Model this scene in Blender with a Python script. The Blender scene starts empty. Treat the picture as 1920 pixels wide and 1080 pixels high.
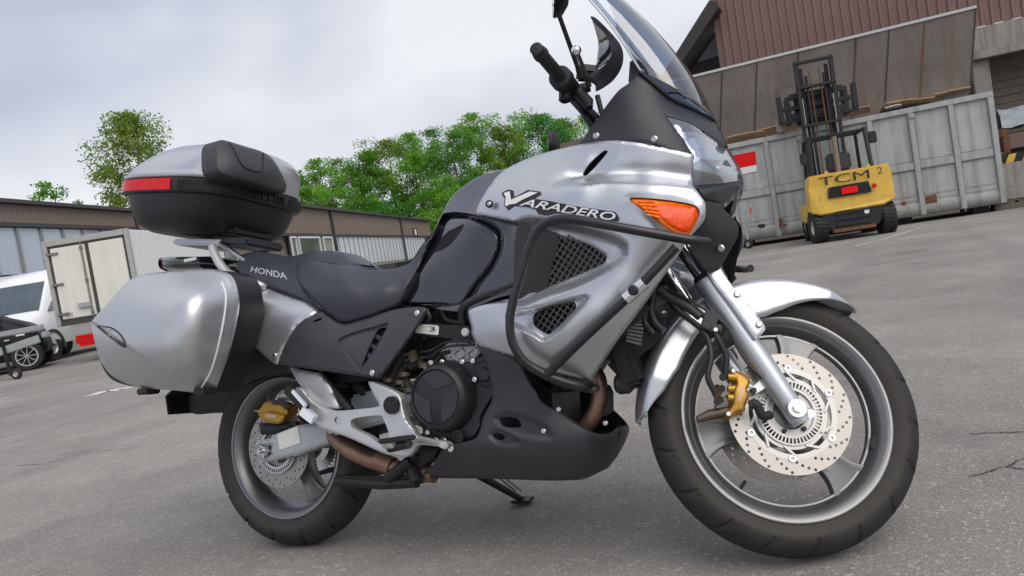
import bpy, bmesh, math, random
import numpy as np
from mathutils import Vector, Matrix
from mathutils.geometry import delaunay_2d_cdt
R = math.radians
random.seed(7)
rng = np.random.default_rng(7)
sc = bpy.context.scene
COL = sc.collection

# ------------------------------------------------------------------ camera
CAM = np.array([1.85675, -1.93121, 0.84030])
YAW, PITCH, ROLL, FPX = 0.452865, -0.046628, -0.162541, 1473.72
LEAN, STEER = 0.198317, 0.506175
W0, H0 = 1920.0, 1080.0
CM = Matrix.Rotation(YAW, 3, 'Z') @ Matrix.Rotation(math.pi/2 + PITCH, 3, 'X') @ Matrix.Rotation(ROLL, 3, 'Z')
cd = bpy.data.cameras.new('camera'); cam = bpy.data.objects.new('camera', cd); COL.objects.link(cam)
cam.matrix_world = Matrix.Translation(Vector(CAM)) @ CM.to_4x4()
cd.sensor_fit = 'HORIZONTAL'; cd.sensor_width = 36; cd.lens = FPX/W0*36
cd.clip_start = 0.05; cd.clip_end = 3000
sc.camera = cam

# ------------------------------------------------------------------ sky, sun, exposure
SUN_EL, SUN_AZ = R(52), R(125)      # veiled sun high up, right of and behind the camera
w = bpy.data.worlds.new('World'); sc.world = w; w.use_nodes = True
nt = w.node_tree; nt.nodes.clear()
def wn(t, **k):
    n = nt.nodes.new(t)
    for a, v in k.items(): setattr(n, a, v)
    return n
out = wn('ShaderNodeOutputWorld'); bg = wn('ShaderNodeBackground')
sky = wn('ShaderNodeTexSky', sky_type='NISHITA', sun_disc=False)
sky.sun_elevation = SUN_EL; sky.sun_rotation = SUN_AZ; sky.air_density = 1.2; sky.dust_density = 2.0
tc = wn('ShaderNodeTexCoord'); mp = wn('ShaderNodeMapping'); mp.inputs['Scale'].default_value = (1.0, 1.0, 1.7)
n1 = wn('ShaderNodeTexNoise'); n1.inputs['Scale'].default_value = 1.1; n1.inputs['Detail'].default_value = 4; n1.inputs['Roughness'].default_value = .5; n1.inputs['Distortion'].default_value = .4
cr = wn('ShaderNodeValToRGB')
cr.color_ramp.elements[0].position = .40; cr.color_ramp.elements[0].color = (3.9, 4.15, 5.1, 1)
cr.color_ramp.elements[1].position = .60; cr.color_ramp.elements[1].color = (6.4, 6.5, 6.75, 1)
mixc = wn('ShaderNodeMix', data_type='RGBA'); mixc.inputs['Factor'].default_value = .93
nt.links.new(tc.outputs['Generated'], mp.inputs['Vector']); nt.links.new(mp.outputs[0], n1.inputs['Vector'])
nt.links.new(n1.outputs['Fac'], cr.inputs['Fac'])
nt.links.new(sky.outputs[0], mixc.inputs['A']); nt.links.new(cr.outputs['Color'], mixc.inputs['B'])
nt.links.new(mixc.outputs['Result'], bg.inputs['Color']); bg.inputs['Strength'].default_value = .1
nt.links.new(bg.outputs[0], out.inputs['Surface'])
sd = bpy.data.lights.new('sun', 'SUN'); sun = bpy.data.objects.new('sun', sd); COL.objects.link(sun)
sd.energy = 1.5; sd.angle = R(60); sd.color = (1, .93, .83)
sdir = Vector((math.sin(SUN_AZ)*math.cos(SUN_EL), math.cos(SUN_AZ)*math.cos(SUN_EL), math.sin(SUN_EL)))
sun.rotation_euler = (-sdir).to_track_quat('-Z', 'Y').to_euler()
sc.view_settings.view_transform = 'Standard'; sc.view_settings.look = 'None'
sc.view_settings.exposure = 0.48; sc.view_settings.gamma = 1.0; sc.view_settings.use_curve_mapping = False
sc.render.engine = 'CYCLES'; sc.cycles.use_denoising = True; sc.cycles.max_bounces = 8
sc.cycles.transparent_max_bounces = 16

# ------------------------------------------------------------------ pixel <-> place geometry
cm = np.array(CM)
def rxm(a): c, s = math.cos(a), math.sin(a); return np.array([[1, 0, 0], [0, c, -s], [0, s, c]])
LM = rxm(-LEAN)
def rays(px, py):
    px = np.asarray(px, float); py = np.asarray(py, float)
    return np.stack([(px-W0/2)/FPX, (H0/2-py)/FPX, -np.ones_like(px)], -1) @ cm.T
def gnd(px, py, z=0.0):
    d = rays(px, py); t = (z-CAM[2])/d[2]; return Vector(CAM + d*t)
def wpt(px, py, dep): return Vector(CAM + rays(px, py)*dep)
def wplane(px, py, axis, v):
    d = rays(px, py); t = (v-CAM[axis])/d[axis]; return Vector(CAM + d*t)
BO = LM.T @ CAM
RK = R(27.5); SU = np.array([-math.sin(RK), 0, math.cos(RK)]); FA = np.array([1.56, 0, .329]); RA = np.array([0, 0, .321])
SO = FA + np.array([-.045*math.cos(RK), 0, -.045*math.sin(RK)])
SMAT = Matrix.Translation(Vector(SO)) @ Matrix.Rotation(STEER, 4, Vector(SU)) @ Matrix.Translation(-Vector(SO))
SMI = np.array(SMAT.inverted())
def at(px, py, v, axis=1, steer=False):
    """point of the motorcycle's own frame seen at a photo pixel, on its plane y = v (or x / z)"""
    d = rays(px, py) @ LM; o = BO
    if steer: o = SMI[:3, :3] @ BO + SMI[:3, 3]; d = d @ SMI[:3, :3].T
    v = np.asarray(v, float)
    t = (v - o[axis])/d[..., axis]
    return o + d*t[..., None]
def P(px, py, v, axis=1, steer=False): return Vector(at(px, py, v, axis, steer))
def Z(ox, oy, s): return lambda pts: [(ox+q[0]*s, oy+q[1]*s) + tuple(q[2:]) for q in pts]
zA = Z(0, 180, 1/3); zB = Z(150, 480, 1/3); zC = Z(380, 640, .37037); zD = Z(700, 560, .37037); zE = Z(860, 220, .37037)
zF = Z(960, 0, 1/3); zG = Z(1180, 440, .57426); zH = Z(1260, 0, .44444)
zb1 = Z(0, 360, .37037); zb2 = Z(520, 190, .3125); zb3 = Z(1360, 80, .37037); zb4 = Z(1600, 0, .38882); zb5 = Z(0, 480, .24064)
zb6 = Z(1200, 500, .2963); zb7 = Z(1340, 640, .2593)
zc1 = Z(280, 430, .19449); zc2 = Z(640, 560, .18519); zc3 = Z(740, 300, .27778); zc4 = Z(980, 60, .18519); zc5 = Z(1240, 180, .22222)
zc6 = Z(1120, 480, .2407); zc7 = Z(600, 700, .21293); zd1 = Z(880, 320, 1/6); zd2 = Z(860, 500, .22222); zd3 = Z(1160, 340, 1/6); zd4 = Z(400, 660, .34247)

# ------------------------------------------------------------------ materials
MATS = {}
def mat(name, col, rough=.5, metal=0., coat=0., coat_r=.05, var=.08, vscale=12., bump=0., bscale=200., rvar=.1, spec=.5, dirt=None, dscale=4., alpha=1., trans=0., emit=None, streak=0.):
    m = bpy.data.materials.new(name); m.use_nodes = True; t = m.node_tree; b = t.nodes['Principled BSDF']; L = t.links.new
    b.inputs['Metallic'].default_value = metal; b.inputs['Coat Weight'].default_value = coat; b.inputs['Coat Roughness'].default_value = coat_r
    b.inputs['Specular IOR Level'].default_value = spec; b.inputs['Transmission Weight'].default_value = trans; b.inputs['Alpha'].default_value = alpha
    tc = t.nodes.new('ShaderNodeTexCoord')
    nz = t.nodes.new('ShaderNodeTexNoise'); nz.inputs['Scale'].default_value = vscale; nz.inputs['Detail'].default_value = 6; nz.inputs['Roughness'].default_value = .6
    L(tc.outputs['Object'], nz.inputs['Vector'])
    mr = t.nodes.new('ShaderNodeMapRange'); mr.inputs['From Min'].default_value = .3; mr.inputs['From Max'].default_value = .7
    mr.inputs['To Min'].default_value = 1-var; mr.inputs['To Max'].default_value = 1+var; L(nz.outputs['Fac'], mr.inputs['Value'])
    hs = t.nodes.new('ShaderNodeMix'); hs.data_type = 'RGBA'; hs.blend_type = 'MULTIPLY'; hs.inputs['Factor'].default_value = 1
    hs.inputs['A'].default_value = (*col, 1); L(mr.outputs[0], hs.inputs['B'])
    cout = hs.outputs['Result']
    if dirt:
        n2 = t.nodes.new('ShaderNodeTexNoise'); n2.inputs['Scale'].default_value = dscale; n2.inputs['Detail'].default_value = 8; n2.inputs['Roughness'].default_value = .7
        L(tc.outputs['Object'], n2.inputs['Vector'])
        m2 = t.nodes.new('ShaderNodeMapRange'); m2.inputs['From Min'].default_value = dirt[1]; m2.inputs['From Max'].default_value = dirt[1]+.12; L(n2.outputs['Fac'], m2.inputs['Value'])
        mx = t.nodes.new('ShaderNodeMix'); mx.data_type = 'RGBA'; L(m2.outputs[0], mx.inputs['Factor']); L(cout, mx.inputs['A']); mx.inputs['B'].default_value = (*dirt[0], 1)
        cout = mx.outputs['Result']
    if streak:
        mpp = t.nodes.new('ShaderNodeMapping'); mpp.inputs['Scale'].default_value = (7, 7, .45); L(tc.outputs['Object'], mpp.inputs['Vector'])
        n3 = t.nodes.new('ShaderNodeTexNoise'); n3.inputs['Scale'].default_value = 1; n3.inputs['Detail'].default_value = 6; n3.inputs['Roughness'].default_value = .65; L(mpp.outputs[0], n3.inputs['Vector'])
        m3 = t.nodes.new('ShaderNodeMapRange'); m3.inputs['From Min'].default_value = .48; m3.inputs['From Max'].default_value = .72; m3.inputs['To Max'].default_value = streak; L(n3.outputs['Fac'], m3.inputs['Value'])
        x3 = t.nodes.new('ShaderNodeMix'); x3.data_type = 'RGBA'; L(m3.outputs[0], x3.inputs['Factor']); L(cout, x3.inputs['A']); x3.inputs['B'].default_value = (.12, .085, .06, 1); cout = x3.outputs['Result']
    L(cout, b.inputs['Base Color'])
    r2 = t.nodes.new('ShaderNodeMapRange'); r2.inputs['To Min'].default_value = max(0, rough-rvar*rough); r2.inputs['To Max'].default_value = min(1, rough+rvar*rough*2)
    L(nz.outputs['Fac'], r2.inputs['Value']); L(r2.outputs[0], b.inputs['Roughness'])
    if bump:
        nb = t.nodes.new('ShaderNodeTexNoise'); nb.inputs['Scale'].default_value = bscale; nb.inputs['Detail'].default_value = 3
        L(tc.outputs['Object'], nb.inputs['Vector'])
        bp = t.nodes.new('ShaderNodeBump'); bp.inputs['Strength'].default_value = bump; bp.inputs['Distance'].default_value = .002
        L(nb.outputs['Fac'], bp.inputs['Height']); L(bp.outputs[0], b.inputs['Normal'])
    if emit: b.inputs['Emission Color'].default_value = (*emit, 1); b.inputs['Emission Strength'].default_value = 1
    MATS[name] = m; return m
def glass(name, tint=(.8, .85, .9), ior=1.5, rough=.02, extra=0.):
    m = bpy.data.materials.new(name); m.use_nodes = True; t = m.node_tree; t.nodes.clear(); L = t.links.new
    o = t.nodes.new('ShaderNodeOutputMaterial'); mx = t.nodes.new('ShaderNodeMixShader'); tr = t.nodes.new('ShaderNodeBsdfTransparent'); gl = t.nodes.new('ShaderNodeBsdfGlossy')
    fr = t.nodes.new('ShaderNodeFresnel'); fr.inputs['IOR'].default_value = ior; tr.inputs['Color'].default_value = (*tint, 1); gl.inputs['Roughness'].default_value = rough
    ad = t.nodes.new('ShaderNodeMath'); ad.operation = 'ADD'; ad.use_clamp = True; ad.inputs[1].default_value = extra
    ge = t.nodes.new('ShaderNodeNewGeometry'); sb_ = t.nodes.new('ShaderNodeMath'); sb_.operation = 'SUBTRACT'; sb_.inputs[0].default_value = 1; L(ge.outputs['Backfacing'], sb_.inputs[1])
    mu = t.nodes.new('ShaderNodeMath'); mu.operation = 'MULTIPLY'; L(fr.outputs[0], ad.inputs[0]); L(ad.outputs[0], mu.inputs[0]); L(sb_.outputs[0], mu.inputs[1]); L(mu.outputs[0], mx.inputs[0]); L(tr.outputs[0], mx.inputs[1]); L(gl.outputs[0], mx.inputs[2]); L(mx.outputs[0], o.inputs['Surface'])
    MATS[name] = m; return m
mat('silver', (.53, .555, .59), .31, .82, coat=.3, coat_r=.10, var=.02, vscale=3, rvar=.08)
mat('silver_scuffed', (.53, .55, .575), .34, .76, coat=.2, coat_r=.12, var=.03, vscale=6, dirt=((.56, .575, .59), .66), dscale=11, rvar=.12)
mat('cast_silver', (.60, .61, .62), .42, .75, var=.05, vscale=25, bump=.15, bscale=350)
mat('swingarm_grey', (.40, .43, .45), .45, .45, var=.06, vscale=20, bump=.1, bscale=300)
mat('fork_silver', (.50, .53, .56), .36, .7, var=.03, vscale=20)
mat('wheel_silver', (.18, .183, .188), .34, .8, var=.08, vscale=18, dirt=((.20, .18, .16), .62), dscale=14)
mat('chrome', (.85, .86, .88), .08, 1., var=.02)
mat('steel', (.55, .55, .56), .28, 1., var=.06, vscale=30)
mat('disc_steel', (.45, .425, .40), .42, .7, var=.06, vscale=40, bump=.05, bscale=500)
mat('disc_rear', (.34, .33, .32), .4, .8, var=.08, vscale=40)
mat('carrier', (.58, .57, .55), .45, .45, var=.05, vscale=30)
mat('gloss_black', (.008, .009, .014), .05, 0., coat=1., coat_r=.015, var=.05, rvar=.05, spec=.6)
mat('tank_blue', (.012, .0135, .021), .10, .1, coat=1., coat_r=.02, var=.03, rvar=.05, spec=.9)
mat('plastic_dark', (.026, .028, .036), .42, 0., var=.10, vscale=8, bump=.12, bscale=900, spec=.45, dirt=((.050, .048, .048), .64), dscale=6)
mat('plastic_grey', (.036, .038, .046), .40, 0., var=.08, vscale=6, bump=.1, bscale=900)
mat('black', (.009, .009, .011), .5, 0., var=.1, bump=.08, bscale=300)
mat('bar_black', (.009, .010, .013), .28, 0., coat=.3, coat_r=.15, var=.15, vscale=15, dirt=((.20, .12, .07), .73), dscale=20)
mat('deep_black', (.006, .006, .007), .7, 0., var=.1)
mat('rubber', (.022, .021, .021), .62, 0., var=.14, vscale=20, bump=.2, bscale=400, spec=.4)
mat('tyre_rubber', (.024, .023, .023), .64, 0., var=.22, vscale=9, bump=.2, bscale=260, spec=.35, dirt=((.06, .052, .045), .64), dscale=7)
mat('rim_edge', (.26, .265, .27), .34, .85, var=.1, vscale=12)
mat('seat_vinyl', (.036, .039, .054), .38, 0., var=.06, vscale=10, bump=.25, bscale=700, spec=.5)
mat('pad_vinyl', (.028, .029, .036), .45, 0., var=.06, bump=.2, bscale=600)
mat('case_black', (.011, .012, .015), .42, 0., var=.08, bump=.25, bscale=900)
mat('engine_black', (.020, .021, .026), .40, .2, var=.08, vscale=20, bump=.12, bscale=500)
mat('engine_grey', (.40, .41, .42), .45, .5, var=.14, vscale=30, bump=.2, bscale=300)
mat('gold', (.46, .26, .05), .42, .7, var=.12, vscale=40, bump=.12, bscale=400)
mat('exhaust', (.27, .165, .115), .42, .8, var=.25, vscale=18, dirt=((.22, .19, .17), .52), dscale=12)
mat('amber', (1.0, .20, .0), .16, 0., coat=.35, var=.2, vscale=60, rvar=.3, spec=.3)
mat('amber_deep', (.80, .07, .0), .2, 0., coat=.3, var=.35, vscale=90, spec=.3)
mat('red_lens', (.62, .004, .006), .2, 0., coat=.25, var=.15, vscale=40, spec=.25)
mat('smoke_lens', (.012, .014, .016), .05, 0., coat=1., var=.05)
mat('white_print', (.75, .76, .77), .5, 0., var=.03)
mat('grey_print', (.36, .38, .42), .5, 0., var=.05)
mat('black_print', (.02, .02, .023), .45, 0., var=.05)
mat('sticker', (.62, .63, .60), .5, 0., var=.06, vscale=40)
mat('brass_dull', (.10, .085, .06), .5, .6)
mat('grille', (.11, .11, .11), .32, .6, var=.1)
mat('cable', (.016, .016, .018), .45, 0., var=.1)
glass('screen_glass', (.60, .67, .75), 1.5, .04, .16)
glass('lens_glass', (.75, .8, .85), 1.6, .02, .34)

# ------------------------------------------------------------------ mesh helpers
class MB:
    def __init__(s): s.v = []; s.f = []
    def add(s, vs, fs):
        n = len(s.v); s.v += [tuple(v) for v in vs]; s.f += [tuple(i+n for i in f) for f in fs]; return s
    def box(s, c, d, rot=None):
        c = Vector(c); vs = []
        for x in (-.5, .5):
            for y in (-.5, .5):
                for z in (-.5, .5):
                    q = Vector((x*d[0], y*d[1], z*d[2])); q = rot @ q if rot is not None else q; vs.append(c+q)
        return s.add(vs, [(0, 1, 3, 2), (4, 6, 7, 5), (0, 4, 5, 1), (2, 3, 7, 6), (0, 2, 6, 4), (1, 5, 7, 3)])
    def bar(s, a, b, wd, ht, up=(0, 0, 1)):
        a = Vector(a); b = Vector(b); d = (b-a).normalized(); sx = d.cross(Vector(up))
        if sx.length < 1e-6: sx = d.cross(Vector((0, 1, 0)))
        sx.normalize(); uz = sx.cross(d); vs = []
        for q in (a, b):
            for i, j in ((-1, -1), (1, -1), (1, 1), (-1, 1)): vs.append(q + sx*wd*.5*i + uz*ht*.5*j)
        return s.add(vs, [(3, 2, 1, 0), (4, 5, 6, 7), (0, 1, 5, 4), (1, 2, 6, 5), (2, 3, 7, 6), (3, 0, 4, 7)])
    def tube(s, pts, r, n=10, caps=True, flat=1.0):
        pts = [Vector(q) for q in pts]; m = len(pts); rr = r if isinstance(r, (list, tuple)) else [r]*m
        t0 = (pts[1]-pts[0]).normalized(); u = t0.orthogonal().normalized(); rings = []
        for i, q in enumerate(pts):
            t = (pts[min(i+1, m-1)]-pts[max(i-1, 0)]).normalized(); u = (u - t*u.dot(t)).normalized(); v = t.cross(u)
            rings.append([q + (u*math.cos(2*math.pi*k/n) + v*flat*math.sin(2*math.pi*k/n))*rr[i] for k in range(n)])
        vs = [q for g in rings for q in g]; fs = [(i*n+k, i*n+(k+1) % n, (i+1)*n+(k+1) % n, (i+1)*n+k) for i in range(m-1) for k in range(n)]
        if caps: fs += [tuple(range(n-1, -1, -1)), tuple((m-1)*n+k for k in range(n))]
        return s.add(vs, fs)
    def cyl(s, a, b, r, r2=None, n=20): return s.tube([a, b], [r, r if r2 is None else r2], n)
    def lathe(s, prof, c=(0, 0, 0), axis='Y', n=48, closed=False, a0=0., a1=2*math.pi):
        """prof: (radius, along-axis) pairs"""
        full = abs(a1-a0-2*math.pi) < 1e-6; m = n if full else n+1; vs = []; c = Vector(c)
        for k in range(m):
            a = a0+(a1-a0)*k/n; ca, sa = math.cos(a), math.sin(a)
            for r, h in prof:
                vs.append(c + (Vector((r*ca, h, r*sa)) if axis == 'Y' else Vector((r*ca, r*sa, h)) if axis == 'Z' else Vector((h, r*ca, r*sa))))
        q = len(prof); fs = []
        for k in range(n):
            k2 = (k+1) % m
            for i in range(q if closed else q-1):
                j = (i+1) % q; fs.append((k*q+i, k*q+j, k2*q+j, k2*q+i))
        return s.add(vs, fs)
    def prism(s, poly, h0, h1, f=lambda p, h: Vector((p[0], h, p[1]))):
        n = len(poly); vs = [f(q, h0) for q in poly] + [f(q, h1) for q in poly]
        return s.add(vs, [tuple(range(n)), tuple(range(2*n-1, n-1, -1))] + [(i, i+n, (i+1) % n+n, (i+1) % n) for i in range(n)])
    def mesh(s, name):
        me = bpy.data.meshes.new(name); me.from_pydata(s.v, [], s.f); me.validate(); return me
    def build(s, name, m, parent=None, smooth=35, bevel=0., mirror=False, mw=None, fix=True):
        me = s.mesh(name); return finish(name, me, m, parent, smooth, bevel, mirror, mw, fix)
def finish(name, me, m, parent=None, smooth=35, bevel=0., mirror=False, mw=None, fix=True):
    bm = bmesh.new(); bm.from_mesh(me)
    if fix: bmesh.ops.recalc_face_normals(bm, faces=bm.faces)
    if bevel:
        es = [e for e in bm.edges if len(e.link_faces) == 2 and e.calc_face_angle(0) > .5]
        bmesh.ops.bevel(bm, geom=es, offset=bevel, segments=2, affect='EDGES', clamp_overlap=True)
    bm.to_mesh(me); bm.free()
    if smooth:
        me.polygons.foreach_set('use_smooth', [True]*len(me.polygons)); me.set_sharp_from_angle(angle=R(smooth))
    if m is not None: me.materials.append(MATS[m] if isinstance(m, str) else m)
    o = bpy.data.objects.new(name, me); COL.objects.link(o)
    if parent is not None: o.parent = parent
    if mw is not None: o.matrix_local = mw
    if mirror:
        me2 = me.copy(); co = np.empty(len(me2.vertices)*3); me2.vertices.foreach_get('co', co); co[1::3] *= -1; me2.vertices.foreach_set('co', co)
        me2.flip_normals(); me2.update()
        o2 = bpy.data.objects.new(name, me2); COL.objects.link(o2); o2.parent = parent
        if mw is not None: o2.matrix_local = mw
        o['twin'] = o2.name
    return o
def empty(name, loc=(0, 0, 0), rz=0., label=None, cat=None, group=None):
    o = bpy.data.objects.new(name, None); COL.objects.link(o); o.location = loc; o.rotation_euler = (0, 0, rz); o.empty_display_size = .1
    if label: o['label'] = label
    if cat: o['category'] = cat; o['kind'] = 'thing'
    if group: o['group'] = group
    return o
def tag(o, label=None, cat=None, group=None, kind=None):
    for k, v in (('label', label), ('category', cat), ('group', group), ('kind', kind)):
        if v: o[k] = v
    return o
def spl(pts, n=6, closed=True):
    """Catmull-Rom through pts; a point with a trailing 'c' is a corner"""
    c = [len(q) > 2 and q[-1] == 'c' for q in pts]; p = [np.array(q[:2], float) for q in pts]; m = len(p); o = []
    for i in range(m if closed else m-1):
        a, b = p[i], p[(i+1) % m]; pa = p[i-1] if (closed or i) else a; pb = p[(i+2) % m] if (closed or i+2 < m) else b
        if c[i]: pa = a
        if c[(i+1) % m]: pb = b
        for k in range(n):
            t = k/n
            o.append(.5*((2*a)+(-pa+b)*t+(2*pa-5*a+4*b-pb)*t*t+(-pa+3*a-3*b+pb)*t**3))
    if not closed: o.append(p[-1])
    return [tuple(q) for q in o]
def spl3(pts, n=6):
    p = [Vector(q) for q in pts]; m = len(p); o = []
    for i in range(m-1):
        a, b = p[i], p[i+1]; pa = p[i-1] if i else a*2-b; pb = p[i+2] if i+2 < m else b*2-a
        for k in range(n):
            t = k/n; o.append(.5*((2*a)+(-pa+b)*t+(2*pa-5*a+4*b-pb)*t*t+(-pa+3*a-3*b+pb)*t**3))
    o.append(p[-1]); return o
def inside(poly, X, Y):
    poly = np.asarray(poly); r = np.zeros(X.shape, bool); n = len(poly)
    for i in range(n):
        x1, y1 = poly[i]; x2, y2 = poly[(i+1) % n]
        if y1 == y2: continue
        r ^= ((y1 > Y) != (y2 > Y)) & (X < (x2-x1)*(Y-y1)/(y2-y1)+x1)
    return r
def dist(poly, X, Y, closed=True):
    poly = np.asarray(poly); d = np.full(X.shape, 1e9); n = len(poly)
    for i in range(n if closed else n-1):
        a = poly[i]; b = poly[(i+1) % n]; ab = b-a; L2 = max(ab@ab, 1e-9)
        t = np.clip(((X-a[0])*ab[0]+(Y-a[1])*ab[1])/L2, 0, 1); d = np.minimum(d, np.hypot(X-a[0]-t*ab[0], Y-a[1]-t*ab[1]))
    return d
def sstep(x): x = np.clip(x, 0, 1); return x*x*(3-2*x)
def pocket(poly, depth, wd):
    """inward dip inside a closed pixel outline, fading over wd pixels"""
    poly = spl(poly, 4)
    def f(X, Y):
        s = np.where(inside(poly, X, Y), 1, -1)*dist(poly, X, Y); return depth*sstep(s/wd+.5)
    f.lines = offsets(poly, (-wd*.5, -wd*.2, wd*.2, wd*.5)); return f
def offsets(poly, ds):
    p = np.array(poly); t = np.roll(p, -1, 0)-np.roll(p, 1, 0); t /= np.maximum(np.linalg.norm(t, axis=1), 1e-6)[:, None]; n = np.stack([-t[:, 1], t[:, 0]], 1)
    out = []
    for d in ds:
        q = p+n*d; k = dist(poly, q[:, 0], q[:, 1]) > abs(d)*.9; out.append([tuple(v) for v, g in zip(q, k) if g])
    return out
def ridge(line, height, wd):
    line = spl(line, 4, False)
    return lambda X, Y: -height*np.exp(-(dist(line, X, Y, False)/wd)**2)
class Surf:
    """smooth depth field over photo pixels: thin plate spline through control points plus pockets"""
    def __init__(s, ctrl, mods=(), axis=1, steer=False, lam=2e-4):
        c = np.array([q[:2] for q in ctrl], float)/400; y = np.array([q[2] for q in ctrl], float); n = len(c); s.c = c
        K = s.U(c, c) + np.eye(n)*lam; A = np.zeros((n+3, n+3)); A[:n, :n] = K; A[:n, n] = 1; A[:n, n+1:] = c; A[n, :n] = 1; A[n+1:, :n] = c.T
        s.w = np.linalg.solve(A, np.concatenate([y, [0, 0, 0]])); s.mods = list(mods); s.axis = axis; s.steer = steer
    @staticmethod
    def U(a, b):
        r = np.hypot(a[:, None, 0]-b[None, :, 0], a[:, None, 1]-b[None, :, 1]); return np.where(r > 1e-9, r*r*np.log(np.maximum(r, 1e-9)), 0)
    def depth(s, X, Y):
        X = np.asarray(X, float); Y = np.asarray(Y, float); q = np.stack([X.ravel(), Y.ravel()], 1)/400; n = len(s.c)
        d = (s.U(q, s.c) @ s.w[:n] + s.w[n] + q @ s.w[n+1:]).reshape(X.shape)
        for m in s.mods: d = d + m(X, Y)
        return d
    def pos(s, X, Y, off=0.): return at(X, Y, s.depth(X, Y)+off, s.axis, s.steer)
def resample(poly, sp):
    poly = [np.array(q) for q in poly]; o = []
    for i, a in enumerate(poly):
        b = poly[(i+1) % len(poly)]; k = max(1, int(round(np.linalg.norm(b-a)/sp)))
        o += [tuple(a+(b-a)*j/k) for j in range(k)]
    return o
def panel(name, outline, surf, m, parent, holes=(), sp=5., thick=.004, back=None, edge=None, mirror=True, smooth=40, n=5, off=0., center=None, mw=None):
    """shell whose outline is a closed spline in the photo; thickness runs into the bike"""
    ol = resample(spl(outline, n), sp); hl = [resample(spl(h, 4), sp) for h in holes]
    xs = [q[0] for q in ol]; ys = [q[1] for q in ol]
    gx, gy = np.meshgrid(np.arange(min(xs), max(xs), sp), np.arange(min(ys), max(ys), sp*.866)); gx[1::2] += sp/2; gx = gx.ravel(); gy = gy.ravel()
    k = inside(ol, gx, gy) & (dist(ol, gx, gy) > sp*.55)
    for h in hl: k &= ~inside(h, gx, gy) & (dist(h, gx, gy) > sp*.55)
    pts = list(ol); ed = [(i, (i+1) % len(ol)) for i in range(len(ol))]
    for h in hl: b = len(pts); pts += h; ed += [(b+i, b+(i+1) % len(h)) for i in range(len(h))]
    for mo in surf.mods:
        for ln in getattr(mo, 'lines', []):
            if len(ln) < 3: continue
            q = np.array(resample(ln, max(sp*.6, 1.5))); kk = inside(ol, q[:, 0], q[:, 1]) & (dist(ol, q[:, 0], q[:, 1]) > sp*.3)
            for h in hl: kk &= ~inside(h, q[:, 0], q[:, 1]) & (dist(h, q[:, 0], q[:, 1]) > sp*.3)
            q = q[kk]
            if len(q) and k.any():
                near = np.zeros(len(gx), bool); idx = np.where(k)[0]
                d2 = ((gx[idx][:, None]-q[None, :, 0])**2+(gy[idx][:, None]-q[None, :, 1])**2).min(1); k[idx[d2 < (sp*.5)**2]] = False
                pts += [tuple(v) for v in q]
    pts += list(zip(gx[k], gy[k]))
    vo, eo, fo, *_ = delaunay_2d_cdt([Vector(q) for q in pts], ed, [], 0, 1e-4)
    V = np.array([tuple(q) for q in vo]); cen = np.array([[V[list(f), 0].mean(), V[list(f), 1].mean()] for f in fo])
    ok = inside(ol, cen[:, 0], cen[:, 1])
    for h in hl: ok &= ~inside(h, cen[:, 0], cen[:, 1])
    F = [tuple(f) for f, g in zip(fo, ok) if g]
    d = surf.depth(V[:, 0], V[:, 1]) + off
    if edge is not None:
        e = np.clip(1-dist(ol, V[:, 0], V[:, 1])/edge[0], 0, 1); d = d + (1-np.sqrt(1-np.minimum(e, .98)**2))*edge[1]*(1 if surf.axis == 1 else -1)
    if center is not None: d = np.minimum(d, center)
    X = at(V[:, 0], V[:, 1], d, surf.axis, surf.steer)
    Bk = X.copy(); sg = 1 if surf.axis == 1 else -1
    Bk[:, surf.axis] = Bk[:, surf.axis]+sg*thick if back is None else back
    N = len(X); cnt = {}
    for f in F:
        for i in range(3): e = (f[i], f[(i+1) % 3]); cnt[e] = 1
    fs = list(F) + [tuple(i+N for i in reversed(f)) for f in F]
    fs += [(b, a, a+N, b+N) for (a, b) in cnt if (b, a) not in cnt]
    me = bpy.data.meshes.new(name); me.from_pydata([tuple(q) for q in X]+[tuple(q) for q in Bk], [], fs); me.validate()
    # drop loose points
    bm = bmesh.new(); bm.from_mesh(me); bmesh.ops.delete(bm, geom=[v for v in bm.verts if not v.link_faces], context='VERTS'); bm.to_mesh(me); bm.free()
    return finish(name, me, m, parent, smooth, 0, mirror, mw)
def bow(name, rim, rise, m, parent, n=10, smooth=50, mw=None, drop=.0):
    """crown that joins a rim on the right side to its mirror image: rim = 3D points with y<0, rise = (dx,dz) of the centre line"""
    vs = []; k = 2*n+1
    for i, q in enumerate(rim):
        rs = rise[i] if isinstance(rise, list) else rise
        for j in range(k):
            a = -math.pi/2 + math.pi*j/(k-1); vs.append((q[0]+rs[0]*math.cos(a), -abs(q[1])*math.sin(-a), q[2]+rs[1]*math.cos(a)))
    fs = [(i*k+j, i*k+j+1, (i+1)*k+j+1, (i+1)*k+j) for i in range(len(rim)-1) for j in range(k-1)]
    return MB().add(vs, fs).build(name, m, parent, smooth, mw=mw)
def tube_px(name, pts, r, m, parent, steer=False, n=10, sub=5, mirror=False, mw=None, flat=1.):
    """tube along photo pixels with a depth each: (px, py, y)"""
    q = [P(a, b, c, 1, steer) for a, b, c in pts]; return MB().tube(spl3(q, sub), r, n, flat=flat).build(name, m, parent, 40, mirror=mirror, mw=mw)
FONT = None
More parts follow.
